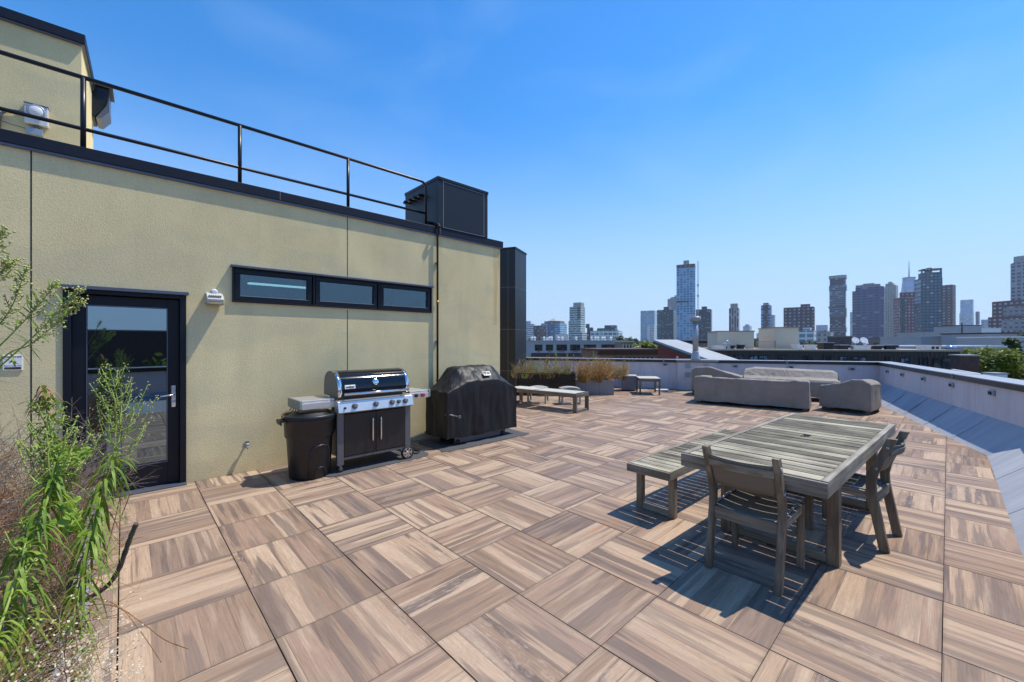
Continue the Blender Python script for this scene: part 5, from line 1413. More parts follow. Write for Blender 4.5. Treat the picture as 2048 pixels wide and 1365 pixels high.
citymat('f_gridteal', (0.012, 0.04, 0.07), (0.035, 0.17, 0.25), 8.2, 8.2, wf=.68, hf=.55, lit=.12)
citymat('f_gridbright', (0.04, 0.07, 0.10), (0.34, 0.46, 0.56), 9, 12, wf=.72, hf=.75, lit=.1)
citymat('f_brownteal', (0.09, 0.06, 0.065), (0.18, 0.26, 0.30), 11, 8.4, wf=.45, hf=.35, lit=.3)
citymat('f_bigbrown', (0.10, 0.035, 0.045), (0.22, 0.27, 0.32), 10, 9, wf=.5, hf=.42, lit=.35)
citymat('f_bigbrown2', (0.24, 0.25, 0.27), (0.10, 0.12, 0.15), 10, 9, wf=.55, hf=.5)
citymat('f_greytower', (0.30, 0.32, 0.36), (0.06, 0.08, 0.12), 11, 10, wf=.62, hf=.6)
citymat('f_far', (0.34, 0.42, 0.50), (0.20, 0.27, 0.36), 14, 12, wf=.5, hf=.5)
citymat('f_farlow', (0.30, 0.30, 0.30), (0.10, 0.12, 0.14), 10, 9, wf=.5, hf=.45)
sky_ = 'high rise towers on the skyline'
def TW(lab, *a, **k):
    k.setdefault('group', sky_)
    return tower('skyscraper', lab, *a, **k)
TW('white banded office tower at the far left of the skyline beside the black tower', 1040, 1068, 1072, 649, 2300, 'f_white_band', dl=0, depth=60, parts=(('penthouse', .3, .72, .2, .8, 649, 642, 'f_white_band'),))
TW('short dark brown block left of the blue tower with pyramid roof', 1067, 1081, 1093, 652, 1500, 'f_brown', dl=8)
o, ln, w_, hh = TW('blue glass tower with small grey pyramid roof', 1082, 1120, 1134, 647, 1900, 'f_blue', dl=30, parts=(('upper_block', .14, .98, .1, .7, 647, 642, 'f_tan'), ('glass_bay', .36, .72, -.02, .02, 700, 645, 'f_bluedark')))
m = MB(); zc = zat(642, 1900) - GZ; 
m._add([(ln * .36, -1, zc), (ln * .76, -1, zc), (ln * .76, w_ * .6, zc), (ln * .36, w_ * .6, zc), (ln * .56, w_ * .3, zat(635.5, 1900) - GZ)], [(0, 1, 4), (1, 2, 4), (2, 3, 4), (3, 0, 4), (3, 2, 1, 0)])
m.build('pyramid_roof', 'f_beige', o)
TW('tall pale green banded office tower with grey crown', 1139, 1161, 1170, 614, 1700, 'f_teal_band', dl=12, parts=(('crown', .3, 1.0, .1, .8, 614, 605, 'f_beige'), ('dark_bay', .72, 1.004, -.01, .05, 641, 613, 'f_teal_dark'), ('shoulder', -.07, .9, -.05, .6, 700, 642, 'f_teal_band'), ('podium', -.05, 1.18, -.08, 1.2, 700, 665, 'f_teal_band')))
TW('narrow purple brown block right of the pale green banded tower', 1174, 1186, 1186, 656, 1500, 'f_brown', depth=30, parts=(('penthouse', -.25, .4, .2, .8, 656, 648, 'f_teal_dark'),))
TW('wide low white office block with green rooftop boxes', 1181, 1237, 1245, 662, 1300, 'f_low_white', dl=6, parts=(('rooftop_box', .2, .85, .2, .8, 662, 656, 'f_tealglass'), ('rooftop_box', .45, .85, .3, .7, 656, 650, 'f_green')))
TW('pale blue reflective glass tower with a lower white striped front', 1281, 1309, 1314, 622, 1800, 'f_paleglass', dl=0, depth=50, parts=(('white_front', .5, .72, -.12, -.02, 700, 652, 'white'), ('white_front', .74, 1.0, -.14, -.01, 700, 651, 'f_whitestripe')))
TW('dark green glass tower left of the tallest blue tower', 1314, 1347, 1353, 620, 1500, 'f_green', dl=0, depth=45, parts=(('penthouse', .36, .68, .2, .8, 620, 613, 'f_navy'), ('teal_bay', 0.0, .2, -.02, .0, 700, 620.5, 'f_tealglass')))
TW('beige stepped tower peeking out behind the dark green tower', 1335, 1352, 1356, 598, 1900, 'f_beige', depth=40, parts=(('crown', .3, .75, .2, .8, 598, 594, 'f_beige'), ('slab', .78, 1.1, .1, .9, 700, 591, 'f_teal_band')))
TW('tallest blue gridded glass tower with dark red band under its roof', 1353, 1390, 1392, 535, 1400, 'f_bluegrid', dl=-4, depth=42, parts=(('red_band', -.005, 1.006, -.01, 1.0, 535, 527.5, 'f_redtop'), ('roof_box', .36, .66, .3, .8, 527.5, 518.5, 'f_beige'), ('dark_slot', -.004, .66, -.006, .1, 604.6, 601, 'ink')))
o = thing('hoist_mast', 'thin construction hoist mast on the right side of the tallest tower', 'mast', P(1396, 685, 1390)); mz = zat(522, 1390) - H
f = MB(); f.box(-1.1, -1, -20, 1.1, 1, mz); f.build('mast', 'galv', o)
for v_ in (571, 592): MB().box(-4, -2, zat(v_ + 2, 1390) - H, 4, 2, zat(v_ - 2, 1390) - H).build('hoist_cage', 'galv', o)
TW('dark navy glass tower right of the tallest tower', 1392, 1422, 1424.5, 619, 1500, 'f_navy', depth=45, parts=(('penthouse', .36, .7, .2, .8, 619, 612.5, 'f_navy'),))
TW('slim brown and white striped tower left of the cream roof block', 1458, 1477, 1479, 617, 1300, 'f_brownwhite', depth=30, parts=(('crown', .14, .86, .1, .9, 617, 607, 'f_beige'),))
TW('small pale blue domed tower far behind the cream roof block', 1486, 1499, 1502, 653, 3000, 'f_far', depth=60, parts=(('dome', .25, .78, .2, .8, 653, 649, 'f_far'),))
TW('tiny pale block low on the horizon between the cream roof blocks', 1513, 1521, 1522, 668, 3000, 'f_far', depth=60, parts=(('spire', .35, .6, .3, .6, 668, 664, 'f_far'),))
TW('dark brown tower with grey top between the two cream roof blocks', 1522, 1541, 1543, 611, 1350, 'f_darkbrown', depth=32, parts=(('crown', .22, .76, .1, .9, 611, 605.5, 'f_greytower'), ('glass_bay', .0, .24, -.02, -.001, 700, 611.5, 'f_blue'), ('glass_bay', .78, 1, -.02, -.001, 700, 611.5, 'f_blue')))
TW('pale blue slim tower just behind the dark brown tower', 1541, 1549, 1550, 631, 2200, 'f_far', depth=30)
TW('broad dark brown slab tower with rows of white windows', 1567, 1628, 1631.5, 614, 1300, 'f_slab', dl=0, depth=40, parts=(('roof_block', .56, .86, .2, .8, 614, 607.5, 'f_bigbrown'), ('roof_step', .02, .25, .1, .9, 614, 613, 'f_slab')))
TW('white mid rise with tall window strips below the brown slab', 1597, 1628, 1632, 662, 900, 'f_low_white', depth=25, parts=(('attic', .25, .75, .1, .8, 662, 655.5, 'f_whitestripe'),))
TW('hazy wide block behind the stacked tower on its left', 1632, 1655, 1656, 651, 2600, 'f_far', depth=50)
TW('grey stepped concrete block left of the stacked tower', 1633, 1661, 1667, 665, 700, 'f_beige', depth=20, parts=(('step', .1, .7, .1, .9, 665, 661, 'f_beige'),))
o, ln, w_, hh = TW('dark tower of offset stacked glass boxes', 1659.5, 1691, 1692.5, 556, 1500, 'f_stackdark', depth=45, parts=(('box', -.05, 1.06, -.04, .9, 580, 570, 'f_stack'), ('box', -.02, .98, -.02, .9, 612, 581, 'f_stack'), ('box', -.02, 1.05, -.05, .9, 634, 616, 'f_stack'), ('box', -.02, 1.05, -.05, .9, 664, 655, 'f_stack'), ('ledge', -.08, .98, -.06, .9, 616, 612, 'f_navy'), ('crown', -.06, 1.05, -.05, 1, 556, 550, 'f_beige'), ('crown', .3, .8, .2, .8, 550, 549, 'f_beige')))
TW('very slim pale tower in the gap right of the stacked tower', 1700, 1703.5, 1705, 625, 2400, 'f_wtc', depth=30)
TW('navy office tower with rows of dark windows and slanted crown', 1711, 1768, 1770, 573, 1400, 'f_office', depth=70, parts=(('lit_side', -.12, 0, .02, .9, 700, 579, 'f_office_lit'), ('crown', .0, .86, .05, .8, 573, 567, 'f_bigbrown2'), ('crown', .25, .66, .1, .8, 567, 564.5, 'f_bigbrown2')))  # narrow left box is the lit side face, its brightness painted in
TW('beige stone tower with small domed top', 1770, 1792, 1796.5, 571, 1550, 'f_gothic', depth=45, parts=(('crown', .02, .72, .1, .8, 571, 566, 'f_gothic'), ('dome', .25, .55, .2, .7, 566, 562.5, 'f_gothic')))
TW('dark red and teal apartment tower', 1787, 1801, 1829, 596, 1150, 'f_red', dl=5, parts=(('red_cap', .9, 1.02, -.02, 1.02, 596, 585.5, 'f_bigbrown'), ('teal_corner', .95, 1.02, -.03, .35, 700, 597, 'f_redteal')))
# tall far tower with spire
C_ = P(1818, 685, 2700); o = thing('skyscraper', 'pale blue tapering skyscraper with a needle spire behind the red tower', 'skyscraper', (C_.x, C_.y, GZ), -YAW, sky_)
hw = 13.0 / FO * 2700; z1 = zat(558, 2700) - GZ; m = MB()
b8 = [(-hw, -hw), (hw, -hw), (hw, hw), (-hw, hw)]; t8 = [(0, -hw * .98), (hw * .98, 0), (0, hw * .98), (-hw * .98, 0)]
zl = z1 * .25
vs = [(x, y, 0) for x, y in b8] + [(x, y, zl) for x, y in b8] + [(x, y, z1) for x, y in t8]
fs = [(i, (i + 1) % 4, 4 + (i + 1) % 4, 4 + i) for i in range(4)] + [(4 + i, 4 + (i + 1) % 4, 8 + i) for i in range(4)] + [(4 + (i + 1) % 4, 8 + (i + 1) % 4, 8 + i) for i in range(4)] + [(8, 9, 10, 11)]
m._add(vs, fs); m.build('tower_block', 'f_wtc', o)
MB().lathe([(hw * .55, z1), (hw * .8, z1 + 3), (hw * .8, z1 + 8), (0, z1 + 8)], n=16).build('crown', 'f_bigbrown2', o)
MB().lathe([(3.6, z1 + 8), (2.6, z1 + 50), (1.8, z1 + 90), (.9, zat(522, 2700) - GZ)], n=8).build('spire', 'f_office', o)
TW('dark teal glass apartment tower with open roof frame', 1829, 1844, 1885, 557, 1150, 'f_gridteal', dl=14, parts=(('bright_side', -.004, .93, -.03, -.001, 606, 558, 'f_gridbright'), ('upper_block', .45, 1.0, .02, .98, 557, 546, 'f_gridteal'), ('roof_frame', .45, 1.0, .02, .98, 541, 538.5, 'f_navy'), ('roof_frame', .8, 1.0, .02, .04, 546, 541, 'f_navy'), ('roof_frame', .8, 1.0, .45, .5, 546, 541, 'f_navy'), ('roof_frame', .8, 1.0, .94, .98, 546, 541, 'f_navy'), ('plant_room', .5, .95, .3, .5, 546, 536.5, 'f_navy')))
TW('brown and teal apartment tower right of the dark teal tower', 1883, 1905, 1911.5, 570, 1250, 'f_brownteal', depth=35)
TW('pale blue glass office tower alone in the gap on the right', 1920.5, 1946, 1948, 600, 2400, 'f_wtc', depth=60, parts=(('podium', -.06, 1.0, -.1, 1, 700, 626, 'f_paleglass'),))
TW('thin grey slab right of the pale blue office tower', 1951, 1957, 1958, 624, 2200, 'f_office', depth=30)
TW('hazy pale stepped block left of the big red brown building', 1962, 1984, 1986, 640, 2000, 'f_far', depth=40, parts=(('step', .6, 1.1, .1, .9, 640, 636, 'f_far'),))
TW('broad red brown building with many white windows at the right edge', 1984, 2060, 2110, 599, 900, 'f_bigbrown', dl=0, depth=60, parts=(('grey_front', .32, 1.1, -.02, -.001, 630, 611, 'f_bigbrown2'), ('grey_front', .28, 1.1, -.02, -.001, 661, 638, 'f_bigbrown2'), ('low_wing', -.12, 0, .02, .9, 700, 631, 'f_bigbrown')))
TW('tall grey apartment tower cut by the right frame edge', 2021, 2075, 2100, 521, 1100, 'f_greytower', dl=0, depth=50, parts=(('crown', .07, .9, .1, .9, 521, 507, 'f_beige'),))
# low filler buildings along the horizon
low_ = [(1470, 1520, 678, 420, 'f_tan', 'brown low block behind the first cream roof block'), (1655, 1706, 673, 330, 'f_brown', 'dark brown low block left of the satellite dishes'), (1738, 1812, 676, 260, 'f_tan', 'long tan roof block behind the satellite dishes'),
        (1810, 1832, 681, 200, 'f_red', 'small red brown slatted block right of the tan roof block'), (1600, 1640, 684, 210, 'f_brown', 'low dark roof block under the white mid rise'),
        (1910, 1925, 651, 500, 'f_farlow', 'grey office block with dark windows right of the teal towers'), (1230, 1285, 683, 300, 'f_farlow', 'low grey roof among the trees left of the red gable')]
for (a, b, vt, d, mm, lab) in low_:
    tower('low_building', lab, a, b - .5, b, vt, d, mm, depth=d * .08, cat='building', group='low rooftops in the middle distance')

# ---------------- near neighbours
def nb(name, label, u0, u1, vt, d, mat, depth, dl=0.0, base=GZ, cat='building', roofm='cap', grp='neighbouring buildings beyond the parapet'):
    a, b = P(u0, CY, d + dl).xy, P(u1, CY, d).xy; e = b - a; ln = e.length; rz = math.atan2(e.y, e.x)
    zt = zat(vt, d)
    o = thing(name, label, cat, (a.x, a.y, base), rz, grp)
    MB().box(0, 0, 0, ln, depth, zt - base).build('wall', mat, o)
    return o, ln, zt - base
def win(o, x, z, w_, h, mat='ink', fr='frame', pane=None, t=.06):
    f = MB(); f.box(x, -.05, z, x + w_, -.002, z + t); f.box(x, -.05, z + h - t, x + w_, -.002, z + h); f.box(x, -.05, z + t, x + t, -.002, z + h - t); f.box(x + w_ - t, -.05, z + t, x + w_, -.002, z + h - t)
    f.box(x + w_ / 2 - t / 2, -.045, z + t, x + w_ / 2 + t / 2, -.002, z + h - t)
    ww = f.build('window', fr, o)
    MB().box(x + t, -.02, z + t, x + w_ - t, -.001, z + h - t).build('pane', pane or 'darkpane', ww)
def darkpane(name, c):
    n = NT(name, 0.05, 0.6); f = n.noise(n.scale(n.obj(), (1.2, 1.2, 1.6)), 1.0, 5, 0.6, 0.5); n.col(n.ramp(f, [(0.42, (0.015, 0.02, 0.025)), (0.62, c)])); return n.m
M['darkpane'] = darkpane('dark_pane', (0.10, 0.10, 0.07)); M['bluepane'] = darkpane('blue_pane', (0.22, 0.27, 0.31))
M['conc'] = plain('pale_concrete', (0.42, 0.42, 0.43), 0.8, 0, 0.08, .5)
M['brick'] = plain('warm_brick', (0.24, 0.13, 0.08), 0.85, 0, 0.2, 2)
M['darkbrick'] = plain('dark_brick', (0.10, 0.055, 0.045), 0.9, 0, 0.3, 2.5)
M['cream'] = plain('cream_stucco', (0.62, 0.55, 0.42), 0.85, 0, 0.06, .4)
M['tanwall'] = plain('tan_wall', (0.33, 0.26, 0.19), 0.85, 0, 0.1, .5)
M['brownmetal'] = plain('brown_siding', (0.042, 0.034, 0.026), 0.6, 0, 0.2, .8)
M['greywall'] = plain('grey_render', (0.40, 0.39, 0.40), 0.85, 0, 0.1, .4)
def clapboard():
    n = NT('red_clapboard', 0.6, 0.3); x = n.xyz(n.obj())
    s_ = n.M('FRACT', n.M('MULTIPLY', x[2], 5.0)); n.col(n.ramp(s_, [(0.0, (0.05, 0.010, 0.008)), (0.15, (0.20, 0.035, 0.025)), (1.0, (0.24, 0.045, 0.03))])); return n.m
M['clap'] = clapboard()
M['metalroof'] = plain('grey_metal_roof', (0.30, 0.32, 0.34), 0.6, 0.1, 0.1, .6)
o, ln, hh = nb('apartment_block', 'long pale concrete apartment block with six wide dark windows', 1030, 1243, 683.5, 100, 'conc', 14, dl=-3)
k = 100 / FO
x0u = 1030
for (a, b) in ((1069, 1084), (1091, 1105), (1112, 1133), (1139.5, 1160), (1167, 1192), (1203, 1230)):
    win(o, (a - x0u) * k, hh - (701.5 - 683.5) * k, (b - a) * k, 12 * k, t=.12)
    MB().box((a + 4 - x0u) * k, -.03, hh - 21 * k, (b - 4 - x0u) * k, -.001, hh - 19 * k).build('vent_grille', 'planter', o)
MB().box(-.3, -.3, hh, ln + .3, 14.3, hh + .25).build('coping', 'conc', o)
MB().box((1062 - x0u) * k, -.2, hh - 30 * k, (1200 - x0u) * k, -.002, hh - 22.5 * k).build('brick_band', 'darkbrick', o)
MB().box((1125 - x0u) * k, 3, hh + .25, (1142 - x0u) * k, 8, hh + 15 * k).build('stair_bulkhead', 'conc', o)
MB().box((1099 - x0u) * k, 2, hh + .25, (1108 - x0u) * k, 5, hh + 8 * k).build('stair_bulkhead', 'white', o)
vn = 0
for uu in (1065, 1070, 1089, 1118, 1126, 1100, 1104, 1154, 1186, 1194, 1199, 1208, 1213, 1226):
    vn += 1; x = (uu - x0u) * k
    v_ = MB(Matrix.Translation((x, 1.2, hh + .25))).lathe([(.28, 0), (.28, .35), (.2, .4), (.2, .55), (.38, .62), (.36, .78), (.0, .95)], n=12).build('roof_vent', 'white', o)
# arcade building
o, ln, hh = nb('brick_arcade_building', 'brown brick building with a row of arched openings and heavy cornice', 1200, 1318, 700, 62, 'brick', 10, dl=-1)
k = 62 / FO
MB().box(-.5, -.9, hh - .1, ln, 10, hh + .15).build('cornice', 'darkbrick', o)
MB().extr([(-.85, hh - .1), (0, hh - .1), (0, hh - .75), (-.25, hh - .6)], 'x', -.4, ln).build('soffit', 'darkbrick', o)
for q_ in range(9):
    x = (1233 + q_ * 9.2 - 1200) * k; m = MB(); w2 = 3.1 * k
    poly = [(x - w2, hh - 3.2), (x + w2, hh - 3.2), (x + w2, hh - 1.35)] + [(x + w2 * math.cos(t), hh - 1.35 + w2 * math.sin(t)) for t in [PI * z / 8 for z in range(1, 8)]] + [(x - w2, hh - 1.35)]
    m.extr(poly, 'y', -.02, .0); m.build('arched_opening', 'ink', o)
    MB().tube([(x + 4.6 * k, -.12, hh - 3.2), (x + 4.6 * k, -.12, hh - 1.2)], .1, 8).build('column', 'cream', o)
o, ln, hh = nb('tan_building', 'small tan building with white pilasters left of the treetops', 1243, 1266, 684.5, 92, 'tanwall', 6)
k = 92 / FO
MB().box(-.2, -.4, hh, ln + .2, 6, hh + .25).build('cornice', 'cream', o)
for q_ in range(4): MB().box((2 + q_ * 6) * k, -.25, hh - 3.5, (4 + q_ * 6) * k, -.002, hh - .5).build('pilaster', 'cream', o)
for q_ in range(3): MB().box((4.6 + q_ * 6) * k, -.1, hh - 3.2, (7.4 + q_ * 6) * k, -.002, hh - .9).build('window', 'ink', o)
# red gabled house
d0 = 40.; a, b = P(1316, CY, d0), P(1416, CY, 34.0); e = (b - a).xy; ln = e.length; rz = math.atan2(e.y, e.x)
o = thing('red_clapboard_house', 'dark red clapboard house with a single sloping grey metal roof', 'house', (a.x, a.y, GZ), rz, 'neighbouring buildings beyond the parapet')
zA, zB = zat(683, d0) - GZ, zat(719.5, 34.0) - GZ
MB().extr([(0, 0), (ln, 0), (ln, zB - .1), (0, zA - .1)], 'y', 0, 2.35).build('wall', 'clap', o)
m = MB(); m.extr([(-.15, zA - .02), (ln + .9, zB - .02 - (zA - zB) / ln * .9), (ln + .9, zB + .18 - (zA - zB) / ln * .9), (-.15, zA + .16)], 'y', -.45, 2.4)
rf = m.build('roof', 'metalroof' if 'metalroof' in M else 'cap', o)
m = MB(); m.extr([(-.15, zA - .24), (ln + .9, zB - .24 - (zA - zB) / ln * .9), (ln + .9, zB - .03 - (zA - zB) / ln * .9), (-.15, zA - .03)], 'y', -.46, -.2); m.build('barge_board', 'capdark', rf)
MB().box(ln * .43, -.12, zA - 1.55, ln * .46, -.001, zA - 1.35).build('wall_light', 'white', o)
MB().box(ln * .36, -.1, zA - 3.0, ln * .68, -.001, zA - 2.0).build('window', 'ink', o)
# tan block behind
o, ln, hh = nb('tan_flat_block', 'tan flat roofed block behind the red house and the vent pipe', 1348, 1434, 682, 75, 'tanwall', 8)
MB().box(-.4, -.5, hh - .4, ln + .4, 8, hh).build('fascia', 'capdark', o); MB().box(-.6, -.7, hh + .01, ln + .5, 8, hh + .15).build('roof', 'cap', o)
# long brown building
db_ = 33.; 
o, ln, hh = nb('long_brown_building', 'long dark brown metal clad building with small windows beyond the back parapet', 1432, 1921, 703.5, db_, 'brownmetal', 12, dl=4.0)
aL = P(1432, CY, db_ + 4.0).xy; bL = P(1921, CY, db_).xy
def ux(u):
    r = P(u, CY, 1.0).xy; d = bL - aL; t = (aL.x * d.y - aL.y * d.x) / (r.x * d.y - r.y * d.x); return (r * t - aL).length, t
MB().box(-.15, -.12, hh - .02, ln + .12, 12.1, hh + .12).build('coping', 'tanwall', o)
f = MB(); n_ = 64
for q_ in range(1, n_): f.box(q_ * ln / n_ - .02, -.02, 0, q_ * ln / n_ + .02, 0, hh - .03)
f.build('standing_seam', 'capdark', o)
MB().box(0, -.03, 0, ux(1455)[0], -.001, hh - .03).build('brick_return', 'darkbrick', o)
for (a, b, vt, vb, pn) in ((1466, 1488, 710, 722, 'bluepane'), (1498, 1516, 711, 722, 'bluepane'), (1517, 1536, 711, 722, 'bluepane'), (1555, 1571, 711, 722, 'darkpane'), (1607, 1624, 712, 722, 'darkpane'), (1645, 1662, 712, 724, 'darkpane'), (1679, 1696, 713, 725, 'bluepane'), (1701, 1733, 713.5, 726, 'bluepane'),
                          (1769, 1787, 714, 732, 'darkpane'), (1800, 1819, 715, 740, 'bluepane'), (1838, 1856, 715, 742, 'bluepane'), (1865, 1902, 716, 752, 'darkpane')):
    x0, t0 = ux(a); x1, t1 = ux(b); tm = (t0 + t1) / 2
    z1_, z0_ = zat(vt, tm) - GZ, zat(vb, tm) - GZ
    win(o, x0, z0_, x1 - x0, z1_ - z0_, pane=pn, t=.05)
# roof clutter on the brown building
def roofbox(name, label, cat, u0, u1, vt, mat, off=3.0, dep=3.0, grp=None):
    x0, t0 = ux(u0); x1, t1 = ux(u1); d = (bL - aL).normalized(); n_ = Vector((-d.y, d.x)); 
    if n_.dot(aL) < 0: n_ = -n_
    # widen for the set back
    A_ = aL + d * x0 + n_ * off; 
    def hit(u):
        r = P(u, CY, 1.0).xy; Bq = aL + n_ * off; t = (Bq.x * d.y - Bq.y * d.x) / (r.x * d.y - r.y * d.x); return r * t, t
    p0, s0 = hit(u0); p1, s1 = hit(u1); L_ = (p1 - p0).length; zt_ = zat(vt, (s0 + s1) / 2); zb_ = zat(703.5, db_) + .0
    oo = thing(name, label, cat, (p0.x, p0.y, zb_), math.atan2(d.y, d.x), grp)
    return oo, L_, zt_ - zb_
for (u0, u1, vt, lab) in ((1435, 1508, 664, 'wide cream stucco roof bulkhead on the brown building, left of the treetop'), (1548, 1597, 656.5, 'taller cream stucco roof bulkhead on the brown building, right of the treetop')):
    oo, L_, h_ = roofbox('roof_bulkhead', lab, 'bulkhead', u0, u1, vt, 'cream', 3.5, grp='cream roof bulkheads')
    MB().box(0, 0, 0, L_, 4, h_).build('wall', 'cream', oo); MB().box(-.06, -.06, h_, L_ + .06, 4.06, h_ + .1).build('coping', 'tanwall', oo)
for (u0, u1, vt, mm, lab, nm_) in ((1429, 1452, 692, 'white', 'white low duct in front of the left cream bulkhead', 'duct_unit'), (1454, 1461, 686, 'galv', 'grey round topped fan unit in front of the left cream bulkhead', 'fan_unit'), (1462, 1471, 690, 'ink', 'black condenser unit before the left cream bulkhead, left of two', 'condenser'), (1481, 1490, 689, 'ink', 'black condenser unit before the left cream bulkhead, right of two', 'condenser'),
                                   (1594, 1606, 690, 'white', 'small white roof unit right of the taller cream bulkhead', 'roof_unit'), (1620, 1633, 690, 'white', 'white roof box between the cream bulkhead and the grey frame', 'roof_unit'), (1648, 1668, 685, 'ink', 'dark louvred plant box in a pale frame', 'plant_box'),
                                   (1680, 1702, 690, 'ink', 'long black condenser left of the white dish base', 'condenser'), (1708, 1742, 692, 'white', 'white plinth under the two satellite dishes', 'dish_plinth'), (1749, 1768, 691, 'ink', 'black air unit right of the dish plinth', 'air_unit'), (1773, 1798, 690, 'ink', 'black air unit with white edge near the red brown block', 'air_unit'), (1853, 1882, 691, 'white', 'white roof unit with two dark grilles on the right end of the brown roof', 'roof_unit')):
    oo, L_, h_ = roofbox(nm_, lab, 'roof equipment', u0, u1, vt, mm, 1.5, grp='roof equipment on the brown building')
    MB().box(0, 0, .01, L_, 1.2, h_ - .06).build('casing', mm, oo, .03)
    MB().box(-.04, -.04, h_ - .059, L_ + .04, 1.24, h_).build('lid', 'galv' if mm == 'ink' else 'white', oo)
    if nm_ == 'roof_unit' and u0 == 1853:
        for q_ in (.35, .65): MB().box(L_ * q_, -.02, h_ * .35, L_ * (q_ + .2), -.001, h_ * .75).build('grille', 'ink', oo)
    if nm_ == 'fan_unit': MB().lathe([(L_ * .4, h_), (L_ * .6, h_ + .12), (L_ * .6, h_ + .2), (0, h_ + .25)], (L_ / 2, .6, 0), 16).build('fan_cowl', 'galv', oo)
    if nm_ in ('condenser', 'air_unit'): MB().box(L_ * .75, -.03, .05, L_ * .95, -.001, h_ * .5).build('white_panel', 'white', oo)
for k, (uu, lab) in enumerate(((1711, 'left white satellite dish on the brown building roof'), (1728, 'right white satellite dish on the brown building roof'))):
    oo, L_, h_ = roofbox('satellite_dish', lab, 'satellite dish', uu - 6, uu + 6, 682, 'white', 2.0, grp='satellite dishes')
    zc = zat(681, 36) - zat(703.5, db_)
    rot = Matrix.Translation((L_ / 2, 0, zc)) @ Matrix.Rotation(R(-28), 4, 'X') @ Matrix.Rotation(R(10), 4, 'Y')
    m = MB(rot).lathe([(0, .10), (.12, .09), (.22, .05), (.29, .0), (.295, -.012)], n=24, axis='y'); od = m.build('dish', 'white', oo); mm_ = od.modifiers.new('s', 'SOLIDIFY'); mm_.thickness = .01
    MB().tube([(L_ / 2, .05, .0), (L_ / 2, .05, zc - .05)], .04, 8).build('mast', 'galv', oo)
    MB().tube([(L_ / 2, 0, zc - .25), (L_ / 2, -.35, zc - .05)], .02, 6).build('feed_arm', 'galv', oo)
oo, L_, h_ = roofbox('goose_neck_vent', 'white goose neck vent pipe right of the satellite dishes', 'vent', 1731, 1735, 682, 'white', 1.6)
MB().tube([(0, 0, 0), (0, 0, .55), (.05, 0, .66), (.15, 0, .68), (.2, 0, .6)], .06, 10).build('pipe', 'white', oo)
# terrace railing between the cream bulkheads
oo, L_, h_ = roofbox('terrace_railing', 'thin metal railing between the two cream bulkheads', 'railing', 1512, 1550, 683, 'galv', 2.6)
f = MB(); f.box(0, 0, h_ - .04, L_, .04, h_)
n_ = 30
for q_ in range(n_ + 1): f.box(q_ * L_ / n_ - .008, .01, 0, q_ * L_ / n_ + .008, .03, h_ - .04)
f.build('bars', 'galv', oo); MB().box(L_ * .98, -.03, 0, L_ * 1.04, .06, h_ + .05).build('post', 'tanwall', oo)

# right side neighbours
for (name, lab, u0, u1, vt, d, mm, dep, cap_) in (
    ('grey_roof_block', 'long pale grey roof wall left part of the right hand rooftops', 1842, 1955, 675, 90, 'greywall', 10, 'conc'),
    ('grey_roof_block', 'upper grey wall with a thin pole behind the long pale grey roof wall', 1850, 1940, 667, 110, 'greywall', 8, 'conc'),
    ('grey_roof_block', 'pinkish grey wall between the two pale roof walls on the right', 1953, 1983, 674, 88, 'conc', 8, 'conc'),
    ('grey_roof_block', 'tall plain grey wall at the right behind the spruce', 1979, 2034, 668, 80, 'greywall', 9, 'capdark'),
    ('grey_roof_block', 'grey water tank house standing highest among the right hand rooftops', 1922, 1963, 652, 140, 'greywall', 9, 'capdark'),
    ('grey_roof_block', 'white stepped roof block right of the water tank house', 1962, 2002, 658, 160, 'white', 9, 'white'),
    ('grey_roof_block', 'low grey wall at the right frame edge behind the trees', 2030, 2090, 676, 70, 'conc', 9, 'white'),
    ('grey_roof_block', 'dark low parapet wall running below the grey walls on the right', 1800, 2010, 695, 60, 'greywall', 6, 'white')):
    o, ln, hh = nb(name, lab, u0, u1, vt, d, mm, dep, grp='grey rooftops on the right')
    MB().box(-.15, -.15, hh, ln + .15, dep + .1, hh + .25).build('coping', cap_, o)
o, ln, hh = nb('brick_chimney', 'square dark red brick chimney between the brown building and the yellow green tree', 1921, 1959, 713, 27, 'darkbrick', 1.4, dl=.4)
MB().box(-.06, -.06, hh, ln + .06, 1.46, hh + .08).build('cap', 'cap', o)
o, ln, hh = nb('roof_hatch', 'white roof hatch box on the flat roof at the right edge', 1993, 2015, 749, 14, 'white', .4)
MB().box(-.03, -.03, hh, ln + .03, .43, hh + .04).build('lid', 'cap', o)
p = P(1924, 664, 100); o = tag(MB().tube([(0, 0, -3), (0, 0, 2.2)], .12, 8).tube([(-1.6, 0, 2.1), (1.6, 0, 2.1)], .08, 6).build('roof_pole', 'ink', loc=(p.x, p.y, p.z)), 'dark T shaped roof pole against the long pale grey wall', 'pole')
p = P(1899, 692.5, 60); o = thing('skylight_dome', 'bright silver domed skylight on the grey roof right of the white roof unit', 'skylight', (p.x, p.y, zat(696, 60)))
MB().lathe([(.7, 0), (.75, .1), (.55, .3), (0, .42)], n=20).build('dome', 'chrome', o)
MB().lathe([(.5, -.3), (.5, -.001)], n=16).build('base', 'galv', o)
# glass roof edge under the chimney
a = P(1905, 741, 18); b = P(1960, 750, 17); o = thing('skylight_glazing', 'white edged sloping glass roof just outside the parapet below the chimney', 'skylight', a)
MB().bar((0, 0, 0), b - a, .1, .1).build('ridge', 'white', o); MB().extr([(0, 0), (2.2, -.9), (2.2, -.95), (0, -.06)], 'x', 0, 1.5).build('glass', 'bluepane', o)

